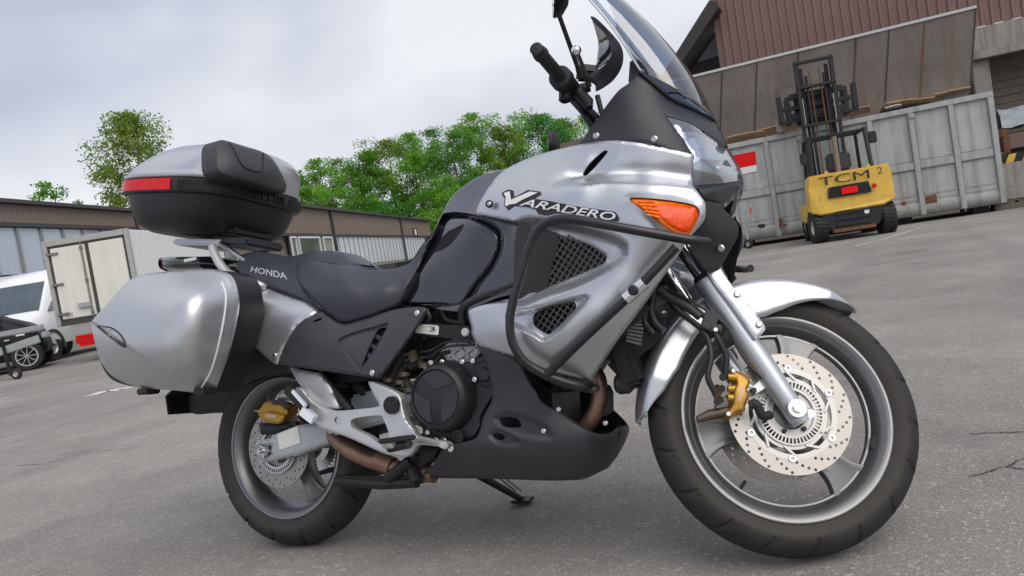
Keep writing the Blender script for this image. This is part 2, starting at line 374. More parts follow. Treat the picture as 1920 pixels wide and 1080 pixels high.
def text_mesh(s, shear=0., bold=0.):
    cu = bpy.data.curves.new('text', 'FONT'); cu.body = s; cu.shear = shear; cu.offset = bold; cu.resolution_u = 4
    o = bpy.data.objects.new('text', cu); COL.objects.link(o); dg = bpy.context.evaluated_depsgraph_get(); me = bpy.data.meshes.new_from_object(o.evaluated_get(dg))
    COL.objects.unlink(o); bpy.data.objects.remove(o)
    v = np.array([tuple(q.co[:2]) for q in me.vertices]); f = [tuple(q.vertices) for q in me.polygons]; bpy.data.meshes.remove(me)
    lo, hi = v.min(0), v.max(0); return (v-lo)/(hi-lo), f
def quadmap(uv, q):
    """unit square -> quad (bottom-left, bottom-right, top-right, top-left)"""
    a, b, c, d = [np.array(t[:2], float) for t in q]; u = uv[:, :1]; v = uv[:, 1:2]
    return a*(1-u)*(1-v)+b*u*(1-v)+c*u*v+d*(1-u)*v
def lettering(s, quad, surf, off, m, parent, name='lettering', shear=0., bold=0., mw=None):
    uv, f = text_mesh(s, shear, bold); px = quadmap(uv, quad); X = surf.pos(px[:, 0], px[:, 1], off)
    me = bpy.data.meshes.new(name); me.from_pydata([tuple(q) for q in X], [], f)
    return finish(name, me, m, parent, 0, mw=mw)
def letter3(s, o, ux, uy, m, parent, name='lettering', shear=0., bold=0.):
    """flat lettering: o bottom-left corner, ux / uy full width and height vectors"""
    uv, f = text_mesh(s, shear, bold); o = Vector(o); me = bpy.data.meshes.new(name)
    me.from_pydata([tuple(o+Vector(ux)*a+Vector(uy)*b) for a, b in uv], [], f); return finish(name, me, m, parent, 0)
def screw(p, r, parent, n=(0, -1, 0), m='steel', name='screw', mw=None):
    n = Vector(n).normalized(); p = Vector(p); b = MB(); b.tube([p-n*.004, p+n*r*.25, p+n*r*.45], [r, r, r*.7], 12)
    o = b.build(name, m, parent, 30, mw=mw)
    return o

def dusty_tyre(name, r_in, r_out):
    """rubber with brown road dust on the sidewalls, clean black tread"""
    m = MATS['tyre_rubber'].copy(); m.name = name; t = m.node_tree; L = t.links.new; b = t.nodes['Principled BSDF']; src = b.inputs['Base Color'].links[0].from_socket
    tc = t.nodes.new('ShaderNodeTexCoord'); sx = t.nodes.new('ShaderNodeSeparateXYZ'); L(tc.outputs['Object'], sx.inputs[0]); cb = t.nodes.new('ShaderNodeCombineXYZ'); L(sx.outputs[0], cb.inputs[0]); L(sx.outputs[2], cb.inputs[2])
    ln = t.nodes.new('ShaderNodeVectorMath'); ln.operation = 'LENGTH'; L(cb.outputs[0], ln.inputs[0]); nz = t.nodes.new('ShaderNodeTexNoise'); nz.inputs['Scale'].default_value = 22; nz.inputs['Detail'].default_value = 5; L(tc.outputs['Object'], nz.inputs['Vector'])
    ad = t.nodes.new('ShaderNodeMath'); ad.operation = 'MULTIPLY_ADD'; ad.inputs[1].default_value = .02; L(nz.outputs['Fac'], ad.inputs[0]); L(ln.outputs['Value'], ad.inputs[2])
    mr = t.nodes.new('ShaderNodeMapRange'); mr.inputs['From Min'].default_value = r_in; mr.inputs['From Max'].default_value = r_out; mr.inputs['To Min'].default_value = 1; mr.inputs['To Max'].default_value = 0; L(ad.outputs[0], mr.inputs['Value'])
    mx = t.nodes.new('ShaderNodeMix'); mx.data_type = 'RGBA'; L(mr.outputs[0], mx.inputs['Factor']); L(src, mx.inputs['A']); mx.inputs['B'].default_value = (.038, .034, .031, 1); L(mx.outputs['Result'], b.inputs['Base Color']); MATS[name] = m
dusty_tyre('front_rubber', .288, .314); dusty_tyre('rear_rubber', .272, .300)
# ================================================================== setting
def asphalt():
    m = bpy.data.materials.new('asphalt'); m.use_nodes = True; t = m.node_tree; b = t.nodes['Principled BSDF']; L = t.links.new; N = t.nodes.new
    tc = N('ShaderNodeTexCoord')
    def noise(s, d=4, r=.6):
        n = N('ShaderNodeTexNoise'); n.inputs['Scale'].default_value = s; n.inputs['Detail'].default_value = d; n.inputs['Roughness'].default_value = r; L(tc.outputs['Object'], n.inputs['Vector']); return n.outputs['Fac']
    def ramp(v, stops):
        r = N('ShaderNodeValToRGB'); L(v, r.inputs['Fac']); e = r.color_ramp.elements
        for i, (p, c) in enumerate(stops):
            q = e[i] if i < 2 else e.new(p); q.position = p; q.color = (*c, 1)
        return r.outputs['Color']
    def mix(f, a, b2, mode='MIX'):
        x = N('ShaderNodeMix'); x.data_type = 'RGBA'; x.blend_type = mode
        if isinstance(f, float): x.inputs['Factor'].default_value = f
        else: L(f, x.inputs['Factor'])
        for s, v in (('A', a), ('B', b2)):
            if isinstance(v, tuple): x.inputs[s].default_value = (*v, 1)
            else: L(v, x.inputs[s])
        return x.outputs['Result']
    vo = N('ShaderNodeTexVoronoi'); vo.inputs['Scale'].default_value = 230; L(tc.outputs['Object'], vo.inputs['Vector'])
    vo2 = N('ShaderNodeTexVoronoi'); vo2.inputs['Scale'].default_value = 120; L(tc.outputs['Object'], vo2.inputs['Vector'])
    stone = N('ShaderNodeSeparateColor'); L(vo.outputs['Color'], stone.inputs[0]); stone2 = N('ShaderNodeSeparateColor'); L(vo2.outputs['Color'], stone2.inputs[0])
    base = ramp(stone.outputs[0], [(0., (.205, .197, .188)), (.55, (.250, .241, .231)), (.86, (.285, .276, .265)), (1., (.37, .36, .345))])
    spk = ramp(stone2.outputs[1], [(.93, (0, 0, 0)), (.97, (1, 1, 1))]); base = mix(spk, base, (.40, .39, .375))
    big = ramp(noise(.35, 6), [(.32, (.74, .72, .70)), (.68, (1.20, 1.17, 1.12))]); base = mix(1., base, big, 'MULTIPLY')
    mid = ramp(noise(2.3, 8, .7), [(.35, (.86, .86, .87)), (.65, (1.1, 1.1, 1.09))]); base = mix(1., base, mid, 'MULTIPLY')
    st = ramp(noise(1.1, 5), [(.66, (0, 0, 0)), (.76, (.55, .55, .55))]); base = mix(st, base, (.235, .185, .15))
    oil = ramp(noise(.8, 7, .65), [(.28, (.62, .61, .60)), (.42, (1., 1., 1.))]); base = mix(1., base, oil, 'MULTIPLY')
    tm = N('ShaderNodeTexWave'); tm.inputs['Scale'].default_value = .22; tm.inputs['Distortion'].default_value = 3.5; tm.inputs['Detail'].default_value = 3; L(tc.outputs['Object'], tm.inputs['Vector']); tmr = ramp(tm.outputs['Fac'], [(.0, (.90, .90, .91)), (.16, (1, 1, 1))]); base = mix(1., base, tmr, 'MULTIPLY')
    L(base, b.inputs['Base Color']); b.inputs['Roughness'].default_value = .82
    add = N('ShaderNodeMath'); add.operation = 'ADD'; L(vo.outputs['Distance'], add.inputs[0]); L(noise(60, 4), add.inputs[1])
    bp = N('ShaderNodeBump'); bp.inputs['Strength'].default_value = .55; bp.inputs['Distance'].default_value = .004; L(add.outputs[0], bp.inputs['Height']); L(bp.outputs[0], b.inputs['Normal'])
    return m
MATS['asphalt'] = asphalt()
g = MB().box((0, 0, -.1), (900, 900, .2)).build('ground', 'asphalt', None, 0); tag(g, kind='structure')
mat('crack', (.03, .028, .026), .95); mat('worn_paint', (.62, .62, .60), .7, dirt=((.15, .148, .145), .50), dscale=7, var=.1)
def strip(name, px, wd, m, z=.004, jit=0.):
    q = [gnd(*p, z) for p in px]; q = spl3(q, 6); b = MB(); vs = []
    for i, p in enumerate(q):
        d = (q[min(i+1, len(q)-1)]-q[max(i-1, 0)]); n = Vector((-d.y, d.x, 0)).normalized(); j = n*random.uniform(-jit, jit); ww = wd*(random.uniform(.4, 1.3) if jit else 1)
        vs += [p+n*ww/2+j, p-n*ww/2+j]
    return b.add(vs, [(2*i, 2*i+1, 2*i+3, 2*i+2) for i in range(len(q)-1)]).build(name, m, g, 0)
for pts in ([(1815, 893), (1850, 884), (1885, 874), (1925, 855)], [(1885, 874), (1925, 880)], [(1820, 812), (1870, 811), (1925, 809)], [(1660, 560), (1720, 556), (1790, 545)], [(30, 872), (90, 868), (150, 850), (260, 838)]):
    strip('crack', pts, .006, 'crack', .003, .006)
strip('painted_arrow', [(168, 742), (200, 733), (245, 727)], .26, 'worn_paint', .004, .02)
strip('painted_line', [(1600, 462), (1660, 447), (1725, 427)], .06, 'worn_paint', .004, .005)
strip('painted_line', [(1700, 447), (1735, 440)], .05, 'worn_paint', .004, .01)

mat('brown_sheet', (.21, .13, .115), .55, .1, var=.06, vscale=3, dirt=((.10, .07, .06), .66), dscale=2, streak=.35)
mat('brown_trim', (.16, .11, .095), .5); mat('dark_eave', (.035, .03, .03), .6); mat('grey_void', (.30, .33, .37), .8)
mat('tan_sheet', (.20, .155, .125), .6, var=.08, vscale=2); mat('tarp', (.22, .25, .28), .45, var=.3, vscale=4); mat('roof_edge', (.05, .05, .055), .6, var=.1)
mat('pane_blue', (.42, .49, .56), .15, 0., coat=.5, var=.06, vscale=.8); mat('pane_white', (.62, .66, .68), .35, var=.08, vscale=2)
mat('mullion', (.25, .27, .29), .5); mat('olive_base', (.26, .27, .22), .8, var=.1); mat('window_frame', (.62, .64, .65), .5); mat('dark_glass', (.05, .055, .05), .12, coat=.6)
mat('container_grey', (.43, .445, .44), .55, .15, var=.09, vscale=2.2, dirt=((.26, .22, .18), .63), dscale=2.4, bump=.15, bscale=20, streak=.5)
mat('container_rail', (.39, .41, .40), .55, .15, var=.1, vscale=6, dirt=((.20, .12, .08), .64), dscale=5, streak=.45)
mat('lid_steel', (.15, .13, .115), .6, .1, var=.25, vscale=.9, dirt=((.075, .065, .06), .56), dscale=1.1, streak=.75); mat('lid_edge', (.50, .52, .52), .5)
mat('rust', (.16, .07, .035), .85, var=.3, vscale=12); mat('cardboard', (.46, .30, .17), .8, var=.15, vscale=5)
mat('concrete', (.30, .285, .26), .9, var=.14, vscale=3, dirt=((.20, .17, .13), .58), dscale=3, bump=.4, bscale=30, streak=.7); mat('plank', (.145, .125, .10), .85, var=.2, vscale=6)
mat('red_paint', (.78, .006, .006), .5, var=.04, spec=.2); mat('white_paint', (.74, .75, .74), .5, var=.05); mat('yellow_paint', (.68, .44, .07), .55, coat=.0, coat_r=.2, var=.07, vscale=4, dirt=((.22, .12, .05), .61), dscale=5, streak=.25)
mat('machine_black', (.013, .013, .015), .5, var=.12, vscale=8, dirt=((.10, .065, .045), .64), dscale=7); mat('truck_white', (.74, .755, .76), .4, coat=.2, var=.04, vscale=2, streak=.08)
mat('door_cream', (.70, .69, .63), .45, var=.05, vscale=1.5, dirt=((.55, .53, .47), .62), dscale=1.5, streak=.12); mat('alu', (.46, .46, .44), .4, .6, var=.1); mat('door_seal', (.06, .055, .05), .7)
mat('van_white', (.78, .80, .83), .3, coat=.6, var=.02); mat('car_black', (.006, .007, .011), .45, coat=.0, var=.1, spec=.25); mat('auto_glass', (.06, .085, .11), .06, coat=1., var=.3, vscale=2); mat('galv', (.38, .41, .42), .5, .4, var=.12, vscale=8)

# ---- grey waste container with raised lid
CY = 17.65; X0, X1, ZB, ZT = -3.9, 4.12, .14, 2.50
con = empty('waste_container', (1, CY, 0), 0, 'long grey steel waste container with ribbed side behind the yellow forklift', 'container')
def rel(root): 
    o = root.location.copy(); return lambda x, y, z: (x-o.x, y-o.y, z-o.z)
rc = rel(con)
def wbox(root, name, x0, x1, y0, y1, z0, z1, m, bevel=.0, parent=None, rot=None):
    f = rel(root); return MB().box(f((x0+x1)/2, (y0+y1)/2, (z0+z1)/2), (x1-x0, y1-y0, z1-z0), rot).build(name, m, parent or root, 0, bevel)
wbox(con, 'side_wall', X0, X1, CY+.02, CY+.08, ZB+.28, ZT, 'container_grey'); wbox(con, 'back_wall', X0, X1, CY+2.3, CY+2.36, ZB+.2, ZT, 'container_grey')
wbox(con, 'end_wall', X0, X0+.06, CY+.08, CY+2.3, ZB+.2, ZT, 'container_grey'); wbox(con, 'end_wall', X1-.06, X1, CY+.08, CY+2.3, ZB+.2, ZT, 'container_grey'); wbox(con, 'floor', X0, X1, CY+.1, CY+2.3, ZB+.1, ZB+.2, 'container_grey')
wbox(con, 'top_rim', X0-.03, X1+.03, CY-.07, CY+.10, ZT-.10, ZT+.02, 'container_rail', .012); wbox(con, 'top_rim', X0-.03, X1+.03, CY+2.24, CY+2.40, ZT-.10, ZT+.02, 'container_rail', .012)
pr = [(0, .30), (-.05, .28), (-.06, .20), (-.03, .10), (.05, .02), (.2, 0), (.2, .30)]
b = MB(); b.prism(pr, X0, X1, lambda p, h: Vector(rc(h, CY+.03+p[0], ZB+p[1]))); b.build('lower_sill', 'container_grey', con, 40)
posts = [wplane(px, py, 1, CY-.03).x for px, py in ((1378, 380), (1448, 350), (1512, 340), (1640, 300), (1717, 290), (1792, 270), (1868, 270))]
for x in posts+[X0+.05, -2.3, -3.1]: wbox(con, 'side_post', x-.055, x+.055, CY-.075, CY+.02, ZB+.02, ZT-.1, 'container_rail', .012)
ps_ = sorted(posts+[X0+.05, -2.3, -3.1])
for i, (a, c) in enumerate(zip(ps_[:-1], ps_[1:])):
    wbox(con, 'side_rail', a+.057, c-.057, CY-.045, CY+.02, 1.17, 1.33, 'container_rail', .012)
    wbox(con, 'side_plate', a+.07, c-.07, CY+.008, CY+.03, 1.36, ZT-.12, 'container_grey', .004); wbox(con, 'side_plate', a+.07, c-.07, CY+.008, CY+.03, ZB+.34, 1.14, 'container_grey', .004)
    wbox(con, 'seam', a+.06, c-.06, CY-.004, CY+.02, .60, .615, 'container_rail')
for x in (-1.6, .4, 2.2, 3.7): wbox(con, 'skid', x-.15, x+.15, CY+.4, CY+2.0, 0.0, ZB+.1, 'machine_black')
def cpx(px, py, y=CY-.012): return wplane(px, py, 1, y)
f0 = rc
def quad(root, name, pts, m, th=.006): 
    b = MB(); o = root.location; vs = [p-o for p in pts]+[p-o+Vector((0, th, 0)) for p in pts]; n = len(pts)
    return b.add(vs, [tuple(range(n)), tuple(range(2*n-1, n-1, -1))]+[(i, i+n, (i+1) % n+n, (i+1) % n) for i in range(n)]).build(name, m, root, 0)
quad(con, 'red_sign', [cpx(*p) for p in zH([(260, 655), (350, 638), (356, 694), (268, 712)])], 'red_paint'); quad(con, 'white_sign', [cpx(*p) for p in zH([(268, 713), (356, 695), (358, 722), (275, 740)])], 'white_paint')
quad(con, 'paper_notice', [cpx(*p) for p in zd3([(1235, 345), (1305, 335), (1330, 440), (1280, 400)])], 'white_paint')
for pts in ([(338, 950), (400, 935), (405, 975), (350, 985)], [(230, 975), (255, 972), (258, 985), (236, 990)]): quad(con, 'rust_patch', [cpx(*p, CY-.03) for p in zb4(pts)], 'rust', .004)
for pts in ([(270, 890), (290, 892), (285, 940), (272, 935)], [(285, 920), (315, 915), (300, 935)]): quad(con, 'rust_patch', [cpx(*p, CY-.085) for p in zb3(pts)], 'rust', .004)
for x in (posts[2]-.06, posts[4]-.02): wbox(con, 'hinge_lug', x, x+.10, CY-.12, CY-.07, ZT-.22, ZT-.12, 'container_rail', .01)
# raised lid of steel plates
lid = empty('container_lid', (1, CY+2.45, 0), 0, 'raised brown steel container lid of tall plates with rusty seams', 'lid')
LY = CY+2.5; seams = [wplane(px, 120, 1, LY).x for px in (1352, 1420, 1500, 1612, 1676, 1745)]; LX0, LX1 = -4.1, 4.33
sx = [LX0]+seams+[LX1]; lz1 = wplane(1560, 82, 1, LY).z
SH = .45; zb_ = 2.2
def shear_bar(name, a, c, y0, y1, m): b = MB(); b.prism([(a-1-SH, zb_), (c-1-SH, zb_), (c-1, lz1), (a-1, lz1)], y0-lid.location.y, y1-lid.location.y); return b.build(name, m, lid, 0, .003)
for i, (a, c) in enumerate(zip(sx[:-1], sx[1:])): shear_bar('lid_plate', a+.006, c-.006, LY, LY+.03, 'lid_steel')
for i, x in enumerate(sx[1:]): shear_bar('plate_seam', x-.016, x+.016, LY-.02, LY-.003, 'rust' if i == 5 else 'dark_eave')
wbox(lid, 'lid_edge', LX0, LX1+.02, LY-.03, LY+.06, lz1+.002, lz1+.07, 'lid_edge', .006)
for x in (-1.5, 1, 3.5): wbox(lid, 'lid_brace', x-.05, x+.05, LY+.033, LY+.13, 0.0, lz1-.2, 'machine_black')
# cardboard lying on top
def sheet(px, dep, size, rot, label, m='cardboard'):
    p = wpt(*px, dep); b = MB(); n = 8; vs = []
    for i in range(n+1):
        for j in range(3): u = i/n-.5; vs.append((u*size[0], (j-1)*size[1]/2, .10*size[0]*math.sin(u*3.1+rot)*.35+random.uniform(-.01, .01)))
    fs = [(i*3+j, i*3+j+1, i*3+j+4, i*3+j+3) for i in range(n) for j in range(2)]
    o = b.add(vs, fs).build('cardboard_sheet', m, None, 50); md = o.modifiers.new('t', 'SOLIDIFY'); md.thickness = .02
    o.location = p; o.rotation_euler = (random.uniform(-.25, -.05), random.uniform(-.08, .08)+.05, random.uniform(-.2, .2)); tag(o, label, 'cardboard', 'cardboard scraps on the waste container')
sheet((1480, 236), 19.2, (1.3, .7), 0, 'long folded cardboard sheet on the container under the forklift clamp')
sheet((1590, 214), 19.3, (1.0, .8), 1, 'brown cardboard sheet lying on the container right of the mast')
sheet((1398, 258), 19.2, (.9, .6), 2, 'flattened cardboard on the container above the red sign')
sheet((1700, 196), 19.2, (1.1, .7), 3, 'thin cardboard strip lying on the container beside a white scrap')
sheet((1675, 200), 19.0, (.35, .3), 1, 'small white scrap lying on the container rim', 'white_paint')
sheet((1780, 178), 19.1, (.8, .6), .5, 'pale cardboard strip lying on the container near its open end')

# ---- brown corrugated hall on the right
RY = 22.8
hall = empty('brown_hall', (3, RY, 0), 0, 'tall hall clad in brown corrugated metal with open gable eave', 'building')
hx0 = wplane(1348, 60, 1, RY).x; HZ0, HZ1 = 4.15, 9.0
wbox(hall, 'wall', hx0, 14, RY, RY+.2, HZ0, HZ1, 'brown_sheet')
n_r = int((14-hx0)/.235)
rib_me = None
for i in range(n_r):
    x = hx0+.12+i*.235
    if rib_me is None:
        o = MB().prism([(-.055, 0), (-.03, -.045), (.03, -.045), (.055, 0)], HZ0+.01, HZ1, lambda p, h: Vector((p[0], p[1], h))).build('rib', 'brown_sheet', hall, 0); rib_me = o.data
    else: o = bpy.data.objects.new('rib', rib_me); COL.objects.link(o); o.parent = hall
    o.location = (x-3, 0, 0)
wbox(hall, 'corner_trim', hx0-.10, hx0, RY-.07, RY+.2, HZ0-.2, HZ1, 'brown_trim'); 
ev = [wplane(*p, 1, RY-.6) for p in ((1330, 0), (1343, 5), (1347, 14), (1254, 152), (1238, 146))]
b = MB(); o_ = hall.location
b.add([p-o_ for p in ev]+[p-o_+Vector((0, 2.2, 0)) for p in ev], [tuple(range(5)), tuple(range(9, 4, -1))]+[(i, i+5, (i+1) % 5+5, (i+1) % 5) for i in range(5)]); b.build('eave', 'dark_eave', hall, 0)
gv = [wplane(*p, 1, RY+.9) for p in ((1345, 10), (1362, 165), (1240, 165), (1246, 152))]; quad(hall, 'gable_wall', gv, 'grey_void', .1)
quad(hall, 'gable_beam', [wplane(*p, 1, RY+.8) for p in ((1266, 130), (1352, 103), (1356, 124), (1258, 152))], 'dark_eave', .1)
wbox(hall, 'roof_beam', hx0-.1, 14, RY-.1, RY+.25, HZ1+.003, HZ1+.2, 'brown_trim')
# lower storey right of the container
lx0 = wplane(1822, 100, 1, RY-.3).x; z_l1 = wplane(1880, 42, 1, RY-.3).z; z_l0 = wplane(1880, 100, 1, RY-.3).z
wbox(hall, 'concrete_lintel', lx0, 14, RY-.4, RY-.06, z_l0, z_l1, 'concrete', .02); wbox(hall, 'lintel_ledge', lx0-.1, 14, RY-.55, RY-.42, z_l0-.05, z_l0+.15, 'concrete', .02)
for i in range(14): 
    z = HZ0-.15+.0; 
    if i < 9: wbox(hall, 'gutter_clip', lx0+.2+i*.4, lx0+.42+i*.4, RY-.12, RY-.02, z_l1+.01, z_l1+.06, 'white_paint', .01)
wbox(hall, 'pillar', lx0-.05, lx0+.35, RY-.38, RY-.05, 0, z_l0-.06, 'concrete', .02)
for i in range(17): wbox(hall, 'plank', lx0+.36, 12, RY+.30, RY+.36-(i % 2)*.012, i*.20, i*.20+.19, 'plank', .006)
wbox(hall, 'back_wall', -8, 14, RY+.4, RY+.6, 0, HZ0, 'plank')
# things right of the container
p = wplane(1898, 222, 1, 19.5); fb = empty('flatbed_trailer', (p.x+.9, 19.6, 0), 0, 'red flatbed trailer carrying a grey tarpaulin load beside the container', 'trailer')
wbox(fb, 'bed', p.x-.25, p.x+2.2, 19.2, 20.6, 1.28, 1.62, 'brown_trim', .02); wbox(fb, 'stake', p.x-.28, p.x-.16, 19.12, 19.19, 1.2, 1.75, 'rust', .01)
b = MB(); n = 14; vs = []
for i in range(n+1):
    for j in range(7): vs.append((-1.15+2.4*i/n+random.uniform(-.03, .03), -.4+1.3*j/6, 1.63+.62*math.sin(math.pi*(j+.6)/7.2)+random.uniform(-.05, .05)))
b.add(vs, [(i*7+j, i*7+j+1, (i+1)*7+j+1, (i+1)*7+j) for i in range(n) for j in range(6)]).build('tarpaulin', 'tarp', fb, 30)
wbox(fb, 'chassis', p.x-.1, p.x+2.2, 19.4, 20.4, 1.0, 1.27, 'machine_black'); 
for x in (p.x+.6, p.x+1.7): MB().lathe([(0, -.12), (.2, -.12), (.36, -.10), (.40, 0), (.36, .1), (0, .12)], rel(fb)(x, 19.5, .40), n=24).build('wheel', 'tyre_rubber', fb)
q = wplane(1905, 298, 1, 19.0); hz = empty('hazard_beam', (q.x, 19.0, 0), 0, 'yellow and black striped beam behind the concrete block', 'barrier')
wbox(hz, 'beam', q.x-.35, q.x+1.4, 18.96, 19.1, q.z-.16, q.z+.14, 'machine_black', .01)
for i in range(5): b = MB(); x = -.25+i*.32; b.prism([(x, q.z-.15), (x+.15, q.z-.15), (x+.27, q.z+.13), (x+.12, q.z+.13)], -.052, -.041); b.build('stripe', 'yellow_paint', hz, 0)
for x in (q.x-.1, q.x+1.2): wbox(hz, 'leg', x-.06, x+.06, 18.97, 19.08, 0, q.z-.162, 'machine_black')
q = wplane(1900, 345, 1, 18.2); bx = wbox(empty('tmp'), 'concrete_block', q.x-.32, q.x+.50, 18.0, 18.8, .16, .98, 'concrete', .05); t_ = bx.parent; bx.parent = None; bpy.data.objects.remove(t_); tag(bx, 'weathered concrete block standing on a pallet beside the container', 'block')
pal = empty('pallet', (q.x+.1, 18.4, 0), 0, 'wooden pallet under the weathered concrete block', 'pallet')
for i in range(5): wbox(pal, 'slat', q.x-.42+i*.22, q.x-.26+i*.22, 17.95, 18.9, .12, .155, 'plank', .004)
for y in (18.0, 18.4, 18.8): wbox(pal, 'bearer', q.x-.42, q.x+.62, y-.05, y+.05, .0, .118, 'plank', .004)

# ---- forklift
fa = gnd(1535, 456); fb_ = gnd(1668, 436); ctr = (fa+fb_)/2; fang = math.atan2((fb_-fa).y, (fb_-fa).x)
fk = empty('forklift', ctr, fang, 'yellow forklift with dark raised mast parked against the waste container', 'forklift')
def fbox(name, x0, x1, y0, y1, z0, z1, m, bevel=.02, parent=None): return MB().box(((x0+x1)/2, (y0+y1)/2, (z0+z1)/2), (x1-x0, y1-y0, z1-z0)).build(name, m, parent or fk, 0, bevel)
b = MB(); sec = [(-.80, .62), (-.80, 1.12), (-.76, 1.36), (.82, 1.36), (.86, 1.12), (.86, .66), (.62, .58), (-.62, .56)]
b.prism(sec, 0, .55, lambda p, h: Vector((p[0]*(1-.0*h), -.30+h+(.06 if abs(p[0]) > .78 else 0), p[1]))); cw = b.build('counterweight', 'yellow_paint', fk, 0, .03)
b = MB(); b.prism([(-.42, .86), (.42, .86), (.38, 1.08), (-.38, 1.08)], -.306, -.285); b.build('radiator_opening', 'deep_black', fk, 0)
for i in range(6): fbox('opening_bar', -.42+i*.13, -.40+i*.13, -.312, -.3065, .87, 1.07, 'machine_black', 0, cw)
fbox('number_plate', -.16, .16, -.335, -.316, .90, 1.03, 'red_paint', .005); MB().lathe([(0, -.02), (.045, -.02), (.05, 0)], (.48, -.31, .97), n=16).build('tail_light', 'red_lens', fk)
letter3('TCM', (-.56, -.306, 1.13), (.98, 0, 0), (0, 0, .17), 'machine_black', fk); letter3('2', (.58, -.306, 1.18), (.09, 0, 0), (0, 0, .13), 'machine_black', fk)
fbox('hood', -.62, .64, .25, 1.1, .62, 1.30, 'machine_black', .03); fbox('side_step', -.82, -.64, .3, 1.6, .42, .80, 'yellow_paint', .03); fbox('side_step', .66, .84, .3, 1.6, .42, .80, 'yellow_paint', .03)
b = MB(); b.prism([(-.66, .64), (.70, .64), (.52, .24), (.36, .16), (-.36, .16), (-.46, .24)], -.24, .2); b.build('rear_skirt', 'machine_black', fk, 0, .02)
for z in (.28, .40, .52): fbox('skirt_rib', -.34, .34, -.275, -.242, z, z+.06, 'machine_black', .008)
MB().lathe([(0, -.02), (.05, -.02), (.055, 0)], (.28, -.25, .50), n=16).build('reversing_lamp', 'white_paint', fk)
fbox('tow_plate', -.42, .42, -.285, -.243, .165, .235, 'rust', .008)
def wheel(root, name, c, r, wd, ntread, m='tyre_rubber', hub='alu', rad=0.):
    o = MB().lathe([(r*.5, -wd/2), (r*.9, -wd/2), (r*.97, -wd*.42), (r, -wd*.3), (r, wd*.3), (r*.97, wd*.42), (r*.9, wd/2), (r*.5, wd/2)], n=48, axis='X').build(name, m, root, 35); o.location = c; o.rotation_euler = (0, 0, rad)
    h = MB().lathe([(0, -wd*.30), (r*.2, -wd*.32), (r*.22, -wd*.2), (r*.44, -wd*.24), (r*.5, -wd*.40), (r*.52, -wd*.42), (r*.52, wd*.42), (r*.44, wd*.24), (r*.22, wd*.2), (r*.2, wd*.32), (0, wd*.30)], n=32, axis='X').build('rim', hub, o, 35)
    if ntread:
        b = MB()
        for k in range(ntread):
            a = 2*math.pi*k/ntread
            for s in (-1, 1): b.box((s*wd*.27, math.cos(a+s*.04)*r*1.0, math.sin(a+s*.04)*r*1.0), (wd*.44, r*.075, r*.13), Matrix.Rotation(a, 3, 'X') @ Matrix.Rotation(0, 3, 'Z'))
        b.build('tread', m, o, 0)
    return o
wheel(fk, 'rear_wheel', (-.66, .05, .325), .325, .27, 26, rad=R(9)); wheel(fk, 'rear_wheel', (.67, .05, .325), .325, .27, 26, rad=R(9))
wheel(fk, 'front_wheel', (-.62, 1.75, .39), .39, .30, 26, hub='yellow_paint'); wheel(fk, 'front_wheel', (.62, 1.75, .39), .39, .30, 26, hub='yellow_paint'); fbox('chassis', -.5, .5, .2, 2.0, .25, .62, 'machine_black')
for x in (-.60, .60):
    MB().bar((x, .22, 1.18), (x*.94, .35, 2.12), .07, .07).build('guard_post', 'machine_black', fk, 0, .01); MB().bar((x, 1.62, 1.0), (x*.94, 1.45, 2.12), .07, .07).build('guard_post', 'machine_black', fk, 0, .01)
    fbox('guard_rail', x*.94-.035, x*.94+.035, .33, 1.5, 2.125, 2.19, 'machine_black', .01)
for i in range(7): fbox('guard_bar', -.53, .53, .36+i*.18, .40+i*.18, 2.13, 2.17, 'machine_black', .005)
fbox('seat_base', -.26, .26, .62, 1.12, 1.24, 1.38, 'machine_black', .04); fbox('seat_back', -.26, .26, .55, .68, 1.385, 1.78, 'plastic_grey', .05)
MB().tube([(0.06, 1.25, 1.1), (.06, 1.2, 1.55), (.06, 1.15, 1.62)], .03, 10).build('steering_column', 'machine_black', fk); MB().lathe([(.16, -.012), (.185, -.012), (.185, .012), (.16, .012)], (.06, 1.12, 1.64), axis='Z', n=24, closed=True).build('steering_wheel', 'machine_black', fk)
MB().cyl((-.06, .33, 1.2), (-.06, .33, 2.1), .055, n=16).build('exhaust_stack', 'tan_sheet', fk)
for x in (-.36, .48): MB().bar((x, .0, 1.2), (x, .02, 1.42), .06, .05).build('grab_handle', 'yellow_paint', fk, 0, .01)
MB().lathe([(0, .12), (.10, .10), (.16, .04), (.17, 0)], (.28, .2, 1.22), axis='Z', n=20).build('gas_bottle', 'alu', fk)
for x, z in ((-.72, 1.75), (.70, 1.95)): fbox('wing_mirror', x-.08, x+.08, .3, .36, z-.12, z+.12, 'machine_black', .02)
for s in (-1, 1):
    x = s*.40; fbox('mast_rail', x-.045, x+.045, 2.15, 2.30, .12, 4.05, 'machine_black', .01); fbox('inner_rail', s*.29-.04, s*.29+.04, 2.30, 2.40, .3, 3.9, 'machine_black', .008)
    MB().cyl((s*.20, 2.22, .3), (s*.20, 2.22, 3.7), .035, n=12).build('lift_cylinder', 'machine_black', fk); MB().tube([(s*.11, 2.2, .6), (s*.11, 2.2, 3.8)], .016, 8).build('lift_chain', 'rust', fk)
    MB().cyl((s*.36, 2.20, .5), (s*.36, 2.20, 3.2), .03, n=12).build('mast_ram', 'steel', fk)
for z in (2.55, 3.42, 3.98): fbox('mast_crossbar', -.44, .44, 2.13, 2.28, z, z+.06, 'machine_black', .008)
for z in (2.80, 3.25): fbox('carriage', -.62, .62, 2.44, 2.54, z, z+.14, 'machine_black', .01)
